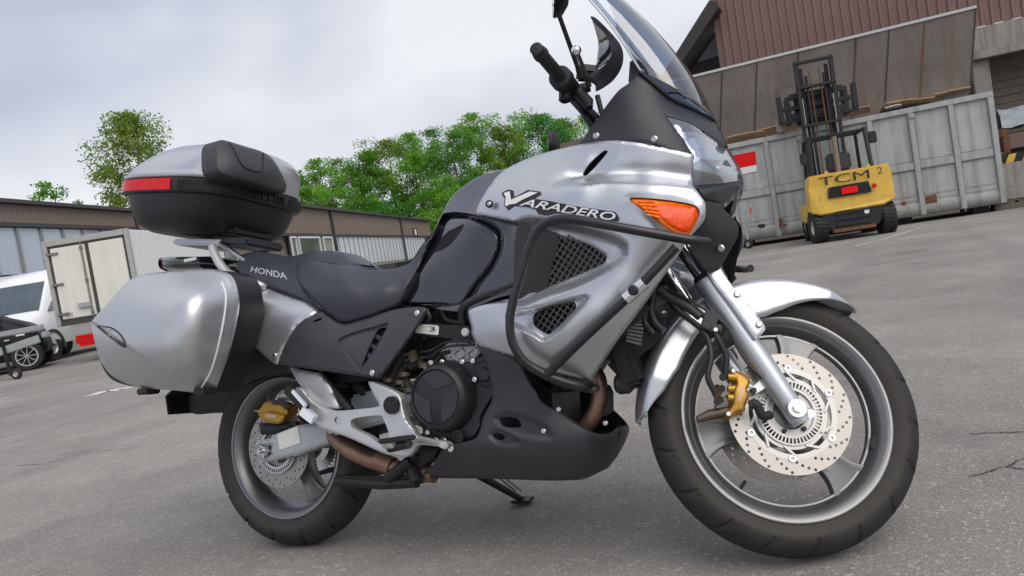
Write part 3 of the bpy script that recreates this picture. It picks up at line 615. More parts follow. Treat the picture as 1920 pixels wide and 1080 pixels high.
for s in (-1, 1): 
    fbox('clamp_arm', s*.66-.05, s*.66+.05, 2.46, 2.95, 2.72, 3.35, 'machine_black', .015); fbox('clamp_arm', s*.86-.06, s*.86+.06, 2.44, 2.56, 2.80, 3.38, 'machine_black', .01)
fbox('clamp_body', -.50, .30, 2.56, 2.75, 2.66, 3.30, 'machine_black', .03); fbox('clamp_beam', -.92, .92, 2.45, 2.55, 3.02, 3.12, 'machine_black', .01); fbox('clamp_beam', -.92, .92, 2.45, 2.55, 2.74, 2.80, 'machine_black', .01)
fbox('concrete_chunk', -.98, -.76, 2.6, 2.85, 2.58, 2.92, 'concrete', .03)

fk.scale = (.93, 1, .98)
# ---- small trailer hitch beside the bike's nose
p = gnd(1405, 466); jt = empty('trailer_drawbar', p, 0, 'galvanised trailer drawbar with jockey wheel in front of the container', 'trailer')
wheel(jt, 'jockey_wheel', (0, 0, .11), .11, .06, 0, hub='galv', rad=R(60)); b = MB(); b.bar((0, 0, .12), (0, .0, .42), .05, .05); b.build('jockey_post', 'galv', jt, 0, .006)
MB().bar((-1.6, .1, .36), (.30, .1, .42), .07, .08).build('drawbar', 'galv', jt, 0, .008); MB().bar((.05, .05, .45), (.12, .05, .86), .035, .03).build('brake_lever', 'galv', jt, 0, .004); MB().bar((.12, .05, .80), (.17, .05, .94), .03, .03).build('lever_grip', 'red_paint', jt, 0, .006)
MB().tube([(.0, .06, .5), (0, .06, .82), (.06, .06, .90)], .02, 8).build('jockey_crank', 'galv', jt); MB().box((.33, .1, .47), (.16, .09, .09)).build('coupling', 'machine_black', jt, 0, .02)

# ---- box truck at the left
dirR = Vector((2.0, 1.0, 0)).normalized(); tang = math.atan2(dirR.y, dirR.x)
TL = wpt(78, 455, 15.8); TR_ = wpt(238, 424, 15.8)
trk = empty('box_truck', (TL.x+.05, TL.y-.05, 0), math.atan2((TR_-TL).y, (TR_-TL).x), 'white box truck with cream rear doors parked by the glazed shed', 'truck')
BW = (Vector((TR_.x, TR_.y, 0))-Vector((TL.x, TL.y, 0))).length; z0, z1 = .80, 2.54
def tb(name, x0, x1, y0, y1, za, zb, m, bevel=.0, parent=None): return MB().box(((x0+x1)/2, (y0+y1)/2, (za+zb)/2), (x1-x0, y1-y0, zb-za)).build(name, m, parent or trk, 0, bevel)
tb('box_body', 0.02, BW-.02, .06, 5.2, z0+.02, z1-.02, 'truck_white', .02)
tb('rear_frame', 0, .09, 0, .08, z0, z1, 'alu', .008); tb('rear_frame', BW-.09, BW, 0, .08, z0, z1, 'alu', .008); tb('rear_frame', .092, BW-.092, 0, .08, z1-.12, z1, 'alu', .008); tb('rear_frame', .092, BW-.092, 0, .08, z0, z0+.08, 'door_seal', .008)
tb('door_gap', .092, BW-.092, .03, .056, z0+.082, z1-.122, 'door_seal')
for x0, x1 in ((.14, BW/2-.04), (BW/2+.04, BW-.14)):
    dr = tb('rear_door', x0, x1, .005, .05, z0+.13, z1-.17, 'door_cream', .012)
    for zz in (.24, .84, 1.46):
        xh = .03 if x0 < 1 else BW-.33
        MB().box((xh+.15, -.012, z0+zz), (.24, .03, .045)).build('hinge', 'alu', dr, 0, .006)
    xr = BW/2-.10 if x0 < 1 else BW/2+.10
    MB().cyl((xr, -.015, z0+.1), (xr, -.015, z1-.14), .018, n=10).build('lock_rod', 'alu', dr)
    for zz in (.2, .85, 1.5): MB().box((xr, -.02, z0+zz), (.06, .04, .05)).build('rod_keeper', 'alu', dr, 0, .004)
MB().box((BW/2-.22, -.03, z0+.36), (.26, .06, .10)).build('door_lock', 'alu', trk, 0, .01); tb('door_notice', .20, .36, -.001, .004, z0+.17, z0+.25, 'grey_print')
tb('bumper_beam', .25, BW, .02, .16, z0-.22, z0-.01, 'alu', .01); tb('under_run_bar', .35, BW-.02, .05, .17, z0-.46, z0-.24, 'red_paint', .01); tb('light_cluster', .30, .75, .035, .12, z0-.40, z0-.23, 'red_lens', .01)
tb('chassis', .6, BW-.6, .2, 6.2, .45, z0-.03, 'machine_black')
for x in (.42, BW-.32): wheel(trk, 'wheel', (x, 1.1, .33), .33, .30, 0, hub='alu')
for x in (.25, BW-.25): wheel(trk, 'wheel', (x, 5.6, .36), .36, .22, 0, hub='alu')
tb('cab', .15, BW-.15, 5.25, 6.8, .55, 2.45, 'truck_white', .12); tb('cab_glass', BW-.149, BW-.13, 5.6, 6.5, 1.5, 2.2, 'auto_glass', .003)
tb('mud_flap', .25, .6, .85, .87, .15, .75, 'rubber')

# ---- white van behind the dark car
def lofted(secs, m, name, parent, smooth=50):
    n = len(secs[0]); vs = [v for s in secs for v in s]; fs = [(i*n+k, i*n+(k+1) % n, (i+1)*n+(k+1) % n, (i+1)*n+k) for i in range(len(secs)-1) for k in range(n)]+[tuple(range(n))[::-1], tuple((len(secs)-1)*n+k for k in range(n))]
    return MB().add(vs, fs).build(name, m, parent, smooth)
def rsec(x, hw, zb, zt, tp=.9, n=7):
    """rounded body cross-section at station x: half width hw, tumblehome tp"""
    o = []
    for s, e in ((1, 0), (-1, 1)):
        pts = [(hw*.96, zb), (hw, zb+.12), (hw, zb+(zt-zb)*.55), (hw*(tp+.06), zb+(zt-zb)*.86), (hw*tp, zt-.05), (hw*tp-.10, zt)]
        if e: pts = pts[::-1]
        o += [(x, s*p[0], p[1]) for p in pts]
    return o
hv = Vector((.42, -.91, 0)); vang = math.atan2(hv.y, hv.x); wfl = gnd(99, 677)
van = empty('delivery_van', wfl-Vector((math.cos(vang+math.pi/2), math.sin(vang+math.pi/2), 0))*.86, vang, 'white high-roof van behind the dark car and the truck', 'van')
st = [(-4.6, .98, .4, 2.08, .90), (-1.9, .98, .4, 2.30, .90), (-.95, .98, .4, 2.28, .88), (-.60, .98, .4, 2.16, .86), (-.44, .98, .4, 2.02, .86), (.14, .97, .4, 1.24, .88), (.70, .94, .42, 1.04, .88), (.92, .86, .5, .86, .88)]
lofted([rsec(*s) for s in st], 'van_white', 'body', van)
def face4(root, name, pts, m, th=.012, nrm=None):
    p = [Vector(q) for q in pts]; n = ((p[1]-p[0]).cross(p[2]-p[0])).normalized(); n = -n if nrm is not None and n.dot(Vector(nrm)) < 0 else n
    b = MB(); k = len(p); b.add([q+n*th for q in p]+[q-n*.03 for q in p], [tuple(range(k)), tuple(range(2*k-1, k-1, -1))]+[(i, i+k, (i+1) % k+k, (i+1) % k) for i in range(k)]); return b.build(name, m, root, 0)
face4(van, 'windscreen', [(-.40, -.78, 1.97), (-.40, .78, 1.97), (.11, .82, 1.28), (.11, -.82, 1.28)], 'auto_glass', nrm=(1, 0, 1)); 
for s in (-1, 1):
    face4(van, 'side_window', [(-.62, s*.90, 1.76), (-1.4, s*.90, 1.80), (-1.4, s*.975, 1.24), (-.05, s*.965, 1.24)], 'auto_glass', nrm=(0, s, 0)); face4(van, 'headlight', [(.86, s*.62, .94), (.70, s*.88, 1.04), (.76, s*.93, .78), (.95, s*.64, .72)], 'chrome', nrm=(1, s*.6, 0))
    wheel(van, 'wheel', (0, s*.86, .345), .345, .22, 0, hub='alu', rad=R(90)); wheel(van, 'wheel', (-3.4, s*.86, .345), .345, .22, 0, hub='alu', rad=R(90))
    MB().lathe([(.36, -.13), (.43, -.13), (.43, .13), (.36, .13)], (0, s*.875, .345), n=24, closed=True, a0=R(-10), a1=R(190)).build('wheel_arch', 'plastic_dark', van)
MB().box((.93, 0, .52), (.16, 1.80, .30)).build('bumper', 'plastic_dark', van, 0, .05); face4(van, 'grille', [(.93, -.5, .92), (.93, .5, .92), (.99, .5, .74), (.99, -.5, .74)], 'black', nrm=(1, 0, 0)); MB().tube([(.24, -.5, 1.24), (.18, .1, 1.30)], .012, 6).build('wiper', 'black', van)

# ---- dark car in front of the van, cut by the picture edge
wc = gnd(57, 694); ch = Vector((.64, .77, 0)).normalized(); cang = math.atan2(ch.y, ch.x)
car = empty('dark_car', wc+Vector((-math.sin(cang), math.cos(cang), 0))*.78, cang, 'black car with chrome alloy wheel standing behind the grey trailer', 'car')
st = [(-3.3, .80, .30, .95, .9), (-2.7, .86, .25, 1.05, .74), (-2.3, .87, .25, 1.50, .74), (-1.0, .87, .25, 1.56, .76), (-.36, .87, .25, 1.17, .84), (.02, .86, .25, 1.00, .88), (.24, .80, .30, .84, .88), (.34, .68, .36, .62, .88)]
lofted([rsec(*s) for s in st], 'car_black', 'body', car)
for s in (-1, 1):
    face4(car, 'side_window', [(-1.05, s*.70, 1.46), (-2.0, s*.69, 1.44), (-2.1, s*.82, 1.08), (-.52, s*.80, 1.08)], 'auto_glass', nrm=(0, s, .3))
    wheel(car, 'front_wheel', (0, s*.78, .31), .31, .20, 0, hub='black', rad=R(90)); wheel(car, 'rear_wheel', (-2.5, s*.78, .31), .31, .20, 0, hub='black', rad=R(90))
    b = MB()
    for k in range(9): a = 2*math.pi*k/9; b.bar((0, s*.885, .31), (math.cos(a)*.20, s*.885, .31+math.sin(a)*.20), .014, .035, up=(0, 1, 0))
    b.lathe([(.19, -.012), (.215, -.012), (.215, .012), (.19, .012)], (0, s*.885, .31), n=32, closed=True); b.build('alloy_spokes', 'chrome', car, 30)
    MB().box((-.40, s*.93, 1.10), (.14, .16, .12)).build('wing_mirror', 'car_black', car, 0, .03); face4(car, 'headlight', [(.22, s*.60, .78), (.14, s*.78, .80), (.20, s*.79, .64), (.32, s*.62, .62)], 'chrome', nrm=(1, s*.6, .2))
MB().box((.30, 0, .42), (.16, 1.36, .16)).build('bumper', 'car_black', car, 0, .05); MB().box((-.05, -.868, .80), (.16, .006, .10)).build('door_emblem', 'white_paint', car, 0, .002); MB().box((-.30, -.89, .70), (.10, .03, .03)).build('side_lamp', 'chrome', car, 0, .006)

# ---- grey trailer drawbar in front of the car
q = gnd(33, 711); tr = empty('boat_trailer', q, math.atan2(.22, .80), 'grey trailer frame with small jockey wheel in front of the dark car', 'trailer')
wheel(tr, 'jockey_wheel', (0.0, 0, .10), .10, .06, 0, hub='alu', rad=R(95)); MB().bar((-.12, 0, .08), (-.16, 0, .62), .05, .05).build('jockey_post', 'machine_black', tr, 0, .006); MB().bar((-.14, 0, .10), (.02, .04, .10), .04, .02).build('jockey_fork', 'alu', tr, 0, .004)
MB().bar((-3.0, .1, .80), (.62, .1, .86), .10, .09).build('side_rail', 'galv', tr, 0, .01); MB().bar((-3.0, .0, .12), (.55, .05, .66), .05, .14).build('drawbar', 'galv', tr, 0, .01); MB().box((.66, .1, .72), (.14, .10, .10)).build('coupling', 'alu', tr, 0, .02)
MB().box((-.35, .03, .72), (.12, .03, .05)).build('side_marker', 'amber', tr, 0, .006)
for x in (-.5, -1.6): MB().bar((x, .1, .82), (x, 1.3, .82), .07, .06).build('cross_member', 'galv', tr, 0, .008)
tuft = MB()
for k in range(60): a = random.uniform(0, 6.28); tuft.bar((-.55+random.uniform(-.2, .15), .1+random.uniform(-.1, .1), .93+random.uniform(0, .1)), (-.55+random.uniform(-.3, .25), .1+random.uniform(-.15, .15), 1.0+random.uniform(0, .22)), .006, .006)
tuft.build('straw', 'cardboard', tr, 0)['kind'] = 'stuff'

# ---- long glazed shed at the left
R0, R1 = wpt(0, 378, 24.5), wpt(243, 396, 31.8); d = Vector((R1.x-R0.x, R1.y-R0.y, 0)); ln = d.length; d.normalize()
sh1 = empty('glazed_shed', (R1.x, R1.y, 0), math.atan2(-d.y, -d.x), 'low shed with tan ribbed fascia above blue glazing behind the truck', 'building'); HT = 4.93; LEN = ln+7
def sb(root, name, x0, x1, y0, y1, za, zb, m, bevel=0., parent=None): return MB().box(((x0+x1)/2, (y0+y1)/2, (za+zb)/2), (x1-x0, y1-y0, zb-za)).build(name, m, parent or root, 0, bevel)
# local x runs towards the camera; yard side is local +y
S = 1
sb(sh1, 'wall', 0, LEN, -6, -.12, 0, HT-.1, 'tan_sheet'); sb(sh1, 'roof', -.2, LEN, -6.2, .35, HT-.08, HT+.04, 'roof_edge'); sb(sh1, 'fascia', 0, LEN, -.1, .12, HT-.68, HT-.09, 'tan_sheet'); sb(sh1, 'lower_wall', 0, LEN, -.1, .06, 0, HT-2.35, 'olive_base'); sb(sh1, 'soffit', 0, LEN, -.1, .16, HT-.80, HT-.69, 'roof_edge')
rm = None
for i in range(int(LEN/.14)):
    if rm is None: o = MB().prism([(-.045, 0), (-.025, .03), (.025, .03), (.045, 0)], HT-.67, HT-.10, lambda p, h: Vector((p[0], p[1], h))).build('rib', 'tan_sheet', sh1, 0); rm = o.data
    else: o = bpy.data.objects.new('rib', rm); COL.objects.link(o); o.parent = sh1
    o.location = (.07+i*.14, .122, 0)
n_p = int(LEN/1.15)
for i in range(n_p):
    sb(sh1, 'pane', i*1.15+.06, i*1.15+1.09, -.02, .02, HT-2.30, HT-.82, 'pane_blue'); sb(sh1, 'mullion', i*1.15-.055, i*1.15+.055, -.06, .09, HT-2.34, HT-.81, 'mullion', .01)
sb(sh1, 'corner_post', -.15, 0, -.15, .2, 0, HT-.1, 'roof_edge')
R2, R3 = wpt(555, 387, 41.0), wpt(801, 414, 74.8); d = Vector((R3.x-R2.x, R3.y-R2.y, 0)); ln2 = d.length; d.normalize(); HT2 = 4.95
sh2 = empty('long_workshop', (R3.x, R3.y, 0), math.atan2(-d.y, -d.x), 'long low workshop with tan fascia and white glazed wall under the trees', 'building'); L2 = ln2+7
sb(sh2, 'wall', 0, L2, -9, -.12, 0, HT2-.1, 'tan_sheet'); sb(sh2, 'roof', -.3, L2, -9.2, .4, HT2-.08, HT2+.05, 'roof_edge'); sb(sh2, 'fascia', 0, L2, -.1, .12, HT2-1.45, HT2-.09, 'tan_sheet'); sb(sh2, 'soffit', 0, L2, -.1, .18, HT2-1.58, HT2-1.46, 'roof_edge'); sb(sh2, 'lower_wall', 0, L2, -.1, .05, 0, HT2-3.4, 'olive_base')
rm = None
for i in range(int(L2/.30)):
    if rm is None: o = MB().prism([(-.07, 0), (-.04, .03), (.04, .03), (.07, 0)], HT2-1.44, HT2-.10, lambda p, h: Vector((p[0], p[1], h))).build('rib', 'tan_sheet', sh2, 0); rm = o.data
    else: o = bpy.data.objects.new('rib', rm); COL.objects.link(o); o.parent = sh2
    o.location = (.15+i*.30, .122, 0)
def shx(px, py):  # local x of a pixel on the workshop's front
    a = Vector(rays(px, py)); n = Vector((-d.y, d.x, 0)); o = Vector(CAM); t = ((R3-o).dot(n))/a.dot(n); p = o+a*t; return (p-Vector((R3.x, R3.y, 0))).dot(-d), p.z
for px in (618, 748): x, _ = shx(px, 430); sb(sh2, 'downpipe', x-.09, x+.09, .16, .30, .4, HT2-.1, 'roof_edge')
x, z = shx(775, 436); sb(sh2, 'small_window', x-.8, x+.8, .155, .20, z-.35, z+.35, 'dark_glass'); sb(sh2, 'window_light', x-.3, x+.35, .201, .22, z-.25, z+.25, 'white_paint')
x0, _ = shx(795, 450); x1, _ = shx(622, 450); n_p = 26
for i in range(n_p):
    a = x0+(x1-x0)*i/n_p; c = x0+(x1-x0)*(i+1)/n_p; sb(sh2, 'pane', a+.04, c-.04, -.02, .06, HT2-3.38, HT2-1.6, 'pane_white'); sb(sh2, 'mullion', c-.04, c+.04, -.02, .10, HT2-3.38, HT2-1.6, 'mullion')
for pa, pb in ((553, 594), (600, 618), (538, 549)):
    a, _ = shx(pb, 455); c, _ = shx(pa, 455)
    w_ = sb(sh2, 'window', a, c, .06, .16, HT2-3.5, HT2-1.62, 'dark_glass' if pa != 600 else 'olive_base'); fr = .10
    for (xa, xb, za, zb) in ((a, c, HT2-3.5, HT2-3.4), (a, c, HT2-1.72, HT2-1.62), (a, a+fr, HT2-3.4, HT2-1.72), (c-fr, c, HT2-3.4, HT2-1.72), (a+fr, c-fr, HT2-2.75, HT2-2.67)): sb(sh2, 'frame', xa, xb, .165, .24, za, zb, 'window_frame', 0, w_)
a, _ = shx(735, 492); sb(sh2, 'low_canopy', a-2, a+5, .1, 1.6, 1.05, 1.35, 'roof_edge', .02)

# ---- trees
def leaf_mat(name, c1, c2):
    m = bpy.data.materials.new(name); m.use_nodes = True; t = m.node_tree; L = t.links.new; b = t.nodes['Principled BSDF']
    at_ = t.nodes.new('ShaderNodeAttribute'); at_.attribute_name = 'tone'; mx = t.nodes.new('ShaderNodeMix'); mx.data_type = 'RGBA'; mx.inputs['A'].default_value = (*c1, 1); mx.inputs['B'].default_value = (*c2, 1)
    L(at_.outputs['Fac'], mx.inputs['Factor']); L(mx.outputs['Result'], b.inputs['Base Color']); b.inputs['Roughness'].default_value = .5
    tr = t.nodes.new('ShaderNodeBsdfTranslucent'); L(mx.outputs['Result'], tr.inputs['Color']); ms_ = t.nodes.new('ShaderNodeMixShader'); ms_.inputs[0].default_value = .5
    o = t.nodes['Material Output']; L(b.outputs[0], ms_.inputs[1]); L(tr.outputs[0], ms_.inputs[2]); L(ms_.outputs[0], o.inputs['Surface']); MATS[name] = m
leaf_mat('leaf_bright', (.08, .25, .018), (.25, .52, .035)); leaf_mat('leaf_mid', (.055, .20, .018), (.18, .43, .03)); leaf_mat('leaf_yellow', (.10, .19, .02), (.28, .38, .05)); leaf_mat('leaf_deep', (.028, .14, .02), (.10, .32, .04))
mat('bark', (.12, .10, .08), .9, var=.2, vscale=6)
def tree(name, base, h, cw, cz0, nclump, nleaf, ls, leaf, label, cat='tree', group=None, seed=0, dens=1., lean=0., trunks=1):
    rg = np.random.default_rng(seed); root = empty(name, base, 0, label, cat, group); tb_ = MB(); tips = []
    for k in range(trunks):
        ox = (k-(trunks-1)/2)*cw*.35; top = Vector((ox*1.3+lean*h+rg.normal()*.02*h, rg.normal()*.3, h*.93)); pts = [Vector((ox, 0, 0)), Vector((ox+rg.normal()*.012*h, rg.normal()*.1, h*.35)), Vector((ox*1.15+lean*h*.5, 0, h*.65)), top]; r0 = .016*h
        tb_.tube(spl3(pts, 4), [r0*(1-.88*i/12) for i in range(13)], 7)
        for j in range(int(11)):
            t = .32+.62*j/11; p = pts[0].lerp(top, t); a = rg.random()*6.28; rr = cw*(.35+.25*rg.random())*(1-.35*t); tip = p+Vector((math.cos(a)*rr, math.sin(a)*rr, h*(.08+.10*rg.random())))
            tb_.tube([p, p.lerp(tip, .5)+Vector((0, 0, .02*h)), tip], [r0*.35*(1.1-t), r0*.22*(1.1-t)+.01, .012], 5); tips.append(tip)
    tb_.build('trunk', 'bark', root, 60)
    cl = []
    for i in range(nclump):
        if i < len(tips) and rg.random() < .7: c = tips[i]+Vector(rg.normal(size=3)*cw*.06)
        else:
            u = rg.random(); z = cz0+(h-cz0)*u; prof = math.sin(math.pi*min(1, (u*.86+.14)))**.6; a = rg.random()*6.28; r = cw*.55*prof*math.sqrt(rg.random()); c = Vector((math.cos(a)*r+lean*z, math.sin(a)*r, z))
        cl.append((np.array(c), cw*(.08+.10*rg.random()), rg.random()))
    N = nclump*nleaf; C = np.repeat(np.array([c[0] for c in cl]), nleaf, 0); Rr = np.repeat(np.array([c[1] for c in cl]), nleaf); T = np.repeat(np.array([c[2] for c in cl]), nleaf)
    v = rg.normal(size=(N, 3)); v /= np.linalg.norm(v, axis=1)[:, None]; pos = C+v*(Rr*rg.random(N)**.45)[:, None]*np.array([1.15, 1.15, .8])
    k = pos[:, 2] < h; pos, T = pos[k], T[k]; N = len(pos)
    a = rg.normal(size=(N, 3)); a /= np.linalg.norm(a, axis=1)[:, None]; b_ = np.cross(a, rg.normal(size=(N, 3))); b_ /= np.linalg.norm(b_, axis=1)[:, None]; s = ls*(.6+.8*rg.random(N))[:, None]
    V = np.stack([pos-a*s*.5, pos+b_*s*.30, pos+a*s*.5, pos-b_*s*.30], 1).reshape(-1, 3)
    me = bpy.data.meshes.new('crown'); me.vertices.add(len(V)); me.vertices.foreach_set('co', V.ravel()); me.loops.add(4*N); me.loops.foreach_set('vertex_index', np.arange(4*N)); me.polygons.add(N); me.polygons.foreach_set('loop_start', np.arange(0, 4*N, 4)); me.polygons.foreach_set('loop_total', np.full(N, 4)); me.update()
    at_ = me.attributes.new('tone', 'FLOAT', 'FACE'); at_.data.foreach_set('value', np.clip(T*.65+rg.random(N)*.45, 0, 1)); me.materials.append(MATS[leaf])
    o = bpy.data.objects.new('crown', me); COL.objects.link(o); o.parent = root; return root
def tree_px(px, top, dep, cw, leaf, label, seed, nclump=74, nleaf=210, ls=.225, cz=.12, name='broadleaf_tree', group='trees behind the workshop', trunks=1):
    t = wpt(px, top, dep); h = t.z; hor = Vector((t.x, t.y, 0)); return tree(name, hor, h, cw, h*cz, nclump, nleaf, ls, leaf, label, 'tree', group, seed, trunks=trunks)
row = [(548, 322, 92, 7, 'leaf_mid', 'dense tree at the workshop end beside the top case'), (592, 298, 90, 7.5, 'leaf_bright', 'bright green tree behind the workshop roof'), (640, 296, 94, 7, 'leaf_yellow', 'yellow-green tree behind the workshop between two darker ones'), (682, 284, 92, 7, 'leaf_mid', 'slender mid-green tree behind the workshop'),
       (722, 262, 95, 8, 'leaf_yellow', 'tall yellowish tree behind the workshop'), (765, 250, 92, 7.5, 'leaf_bright', 'tall bright tree above the workshop gable window'), (800, 244, 96, 7.5, 'leaf_deep', 'dark green tree beside the end of the workshop'), (842, 238, 90, 8, 'leaf_mid', 'tall leafy tree above the black fuel tank'), (886, 214, 95, 8, 'leaf_bright', 'tallest bright tree behind the fuel tank'),
       (930, 226, 92, 7, 'leaf_yellow', 'thin light-crowned tree behind the silver fairing'), (968, 208, 94, 8.5, 'leaf_bright', 'broad bright tree top behind the fairing shoulder'), (1010, 212, 90, 7.5, 'leaf_deep', 'dark green tree behind the far mirror'), (1056, 222, 93, 8, 'leaf_mid', 'leafy tree below the handlebar grip'), (1100, 214, 92, 8, 'leaf_bright', 'bright tree behind the handlebar clamp'), (1150, 215, 95, 8, 'leaf_mid', 'tree hidden largely by the upper fairing')]
for i, (px, tp, dep, cw, lf, lab) in enumerate(row): tree_px(px, tp, dep, cw, lf, lab, 100+i)
for i, (px, tp, dep, lf, lab) in enumerate([(575, 352, 84, 'leaf_bright', 'low bushy tree in front of the tall row beside the top case'), (660, 352, 84, 'leaf_mid', 'low bushy tree just above the workshop roof'), (725, 375, 86, 'leaf_deep', 'low dark bush over the workshop fascia'), (835, 330, 84, 'leaf_bright', 'low bright tree right of the workshop end'), (900, 330, 86, 'leaf_deep', 'low dark tree directly behind the fuel tank')]):
    tree_px(px, tp, dep, 7, lf, lab, 140+i, 50, 200, .225, .05)
tree_px(238, 212, 46, 5.0, 'leaf_yellow', 'lone sparse tree above the top case and truck roof', 164, 130, 130, .15, .50, group=None); tree_px(84, 340, 52, 3.4, 'leaf_mid', 'small tree top showing above the glazed shed roof', 161, 34, 70, .17, .55, group=None); tree_px(36, 368, 54, 2.2, 'leaf_mid', 'tiny tree top at the edge of the shed roof', 163, 16, 60, .16, .6, group=None); tree_px(188, 378, 56, 2.2, 'leaf_yellow', 'little round tree top over the shed roof by the top case', 162, 18, 60, .16, .6, group=None)
# ================================================================== motorcycle
bike = empty('motorcycle', (0, 0, .001), 0, 'silver and black touring motorcycle with crash bars and luggage leaning on its side stand', 'motorcycle')
bike.rotation_euler = (-LEAN, 0, 0)

# ---- wheels
def tyre_mesh(Ro, Wd, Rb, nper, seed=0):
    """tyre as a lathe with slanted tread grooves cut into the crown"""
    rc = Wd*.52; n_a = 720; prof = []
    m = 40
    for i in range(m+1):
        a = -1 + 2*i/m; y = a*Wd/2
        # crown to sidewall
        s = abs(a); y = math.copysign(Wd/2*(math.sin(min(s, .62)/.62*math.pi/2*.93) if s < .62 else (math.sin(.93*math.pi/2) - ((s-.62)/.38)**1.6*.27)), a)
        r = Ro - (rc*(1-math.cos(s/.62*math.pi/2*.93))*.86 if s < .62 else rc*(1-math.cos(.93*math.pi/2))*.86 + (s-.62)/.38*(Ro-Rb-rc*(1-math.cos(.93*math.pi/2))*.86))
        prof.append((r, y, a))
    vs = []; fs = []; q = len(prof)
    for k in range(n_a):
        th = 2*math.pi*k/n_a
        for r, y, a in prof:
            s = abs(a); dr = 0
            if s < .60:
                side = 1 if a > 0 else 0
                ph = (th*nper/(2*math.pi) + side*.5 - .9*s + .55*s*s) % 1.0
                wdt = 4.2e-3/(2*math.pi*Ro/nper)
                if .07 < s < .585: dr = -.008*max(0, min(1, 1.9-1.9*abs(ph-.5)/(wdt*1.5)))*min(1, (.585-s)*20)
                ph2 = (th*nper/(2*math.pi) + side*.5 + .30 - 1.5*s) % 1.0
                if .30 < s < .57: dr = min(dr, -.007*max(0, min(1, 1.9-1.9*abs(ph2-.5)/(wdt*1.4)))*min(1, (.57-s)*20, (s-.30)*20))
            if s > .62 and abs(((s-.70)*60) % 20) < 1.2: dr = .0007
            rr = r+dr; vs.append((rr*math.cos(th), y, rr*math.sin(th)))
    for k in range(n_a):
        k2 = (k+1) % n_a
        for i in range(q-1): fs.append((k*q+i, k*q+i+1, k2*q+i+1, k2*q+i))
    return MB().add(vs, fs)
def rim_mb(Rf, hw):
    b = MB(); prof = [(Rf, -hw), (Rf+.002, -hw+.004), (Rf-.006, -hw+.010), (Rf-.014, -hw+.013), (Rf-.03, -hw*.45), (Rf-.034, 0), (Rf-.03, hw*.45), (Rf-.014, hw-.013), (Rf-.006, hw-.010), (Rf+.002, hw-.004), (Rf, hw),
            (Rf-.006, hw), (Rf-.012, hw-.003), (Rf-.022, hw-.010), (Rf-.036, hw*.42), (Rf-.044, 0), (Rf-.036, -hw*.42), (Rf-.022, -hw+.010), (Rf-.012, -hw+.003), (Rf-.006, -hw)]
    return b.lathe(prof, n=120, closed=True)
def spoke_mb(a, r0, r1, w0, wm, w1, th0, th1):
    """one cast spoke, wide at hub and rim, with a raised spine and a recessed web"""
    b = MB(); N = 12; ca, sa = math.cos(a), math.sin(a); er = Vector((ca, 0, sa)); et = Vector((-sa, 0, ca)); vs = []
    for i in range(N+1):
        t = i/N; r = r0+(r1-r0)*t; ww = (wm+(w0-wm)*(1-t)**3+(w1-wm)*t**5)/2; th = (th0+(th1-th0)*t)/2
        for u, h in ((-1, .55), (-.93, .92), (-.72, 1), (-.55, .84), (.55, .84), (.72, 1), (.93, .92), (1, .55), (1, -.55), (.93, -.92), (.72, -1), (.55, -.84), (-.55, -.84), (-.72, -1), (-.93, -.92), (-1, -.55)):
            vs.append(er*r + et*ww*u + Vector((0, -th*h, 0)))
    q = 16; fs = [(i*q+j, i*q+(j+1) % q, (i+1)*q+(j+1) % q, (i+1)*q+j) for i in range(N) for j in range(q)] + [tuple(range(q)), tuple(N*q+q-1-j for j in range(q))]
    return b.add(vs, fs)
def disc_mb(ro, ri, th, rows, holes, ho):
    """drilled brake ring, holes cut right through"""
    pts = []; ed = []; loops = []
    def loop(c, r, n):
        b = len(pts)
        for k in range(n): pts.append(Vector((c[0]+r*math.cos(2*math.pi*k/n), c[1]+r*math.sin(2*math.pi*k/n))))
        ed.extend([(b+k, b+(k+1) % n) for k in range(n)])
    loop((0, 0), ro, 96); loop((0, 0), ri, 80); hs = []
    for i in range(holes):
        for j, f in enumerate(rows):
            a = 2*math.pi*(i+j/len(rows))/holes; c = (f*math.cos(a), f*math.sin(a)); hs.append(c); loop(c, ho, 8)
    vo, eo, fo, *_ = delaunay_2d_cdt(pts, ed, [], 0, 1e-6); V = np.array([tuple(v) for v in vo]); F = []
    for f in fo:
        c = V[list(f)].mean(0); r = np.hypot(*c)
        if r > ro or r < ri or any(np.hypot(c[0]-h[0], c[1]-h[1]) < ho*.98 for h in hs): continue
        F.append(tuple(f))
    N = len(V); cnt = {(f[i], f[(i+1) % 3]) for f in F for i in range(3)}
    fs = F+[tuple(i+N for i in reversed(f)) for f in F]+[(b, a, a+N, b+N) for a, b in cnt if (b, a) not in cnt]
    return MB().add([(x, -th/2, y) for x, y in V]+[(x, th/2, y) for x, y in V], fs)
def carrier_mb(r1, r2, th, nb, nsp, r0):
    """inner disc carrier: two rings joined by narrow spokes"""
    b = MB()
    for ra, rb in ((r1, r1+.013), (r2, r2+.014)):
        b.lathe([(ra, -th/2), (rb, -th/2), (rb, th/2), (ra, th/2)], n=72, closed=True)
    for k in range(nsp):
        a = 2*math.pi*k/nsp; d = Vector((math.cos(a), 0, math.sin(a))); e = Vector((math.cos(a+.28), 0, math.sin(a+.28)))
        b.bar(d*(r2+.008), e*(r1+.003), th*.9, .015, up=(0, 1, 0))
    return b
SW = SMAT @ Matrix.Translation(Vector(FA))
wf = rim_mb(.255, .044).build('front_wheel', 'wheel_silver', bike, 40, mw=SW)
tyre_mesh(.331, .112, .252, 18).build('tyre', 'front_rubber', wf, 28)
for a in (72, 192, 312):
    spoke_mb(R(a), .045, .225, .090, .058, .150, .046, .026).build('spoke', 'wheel_silver', wf, 35)
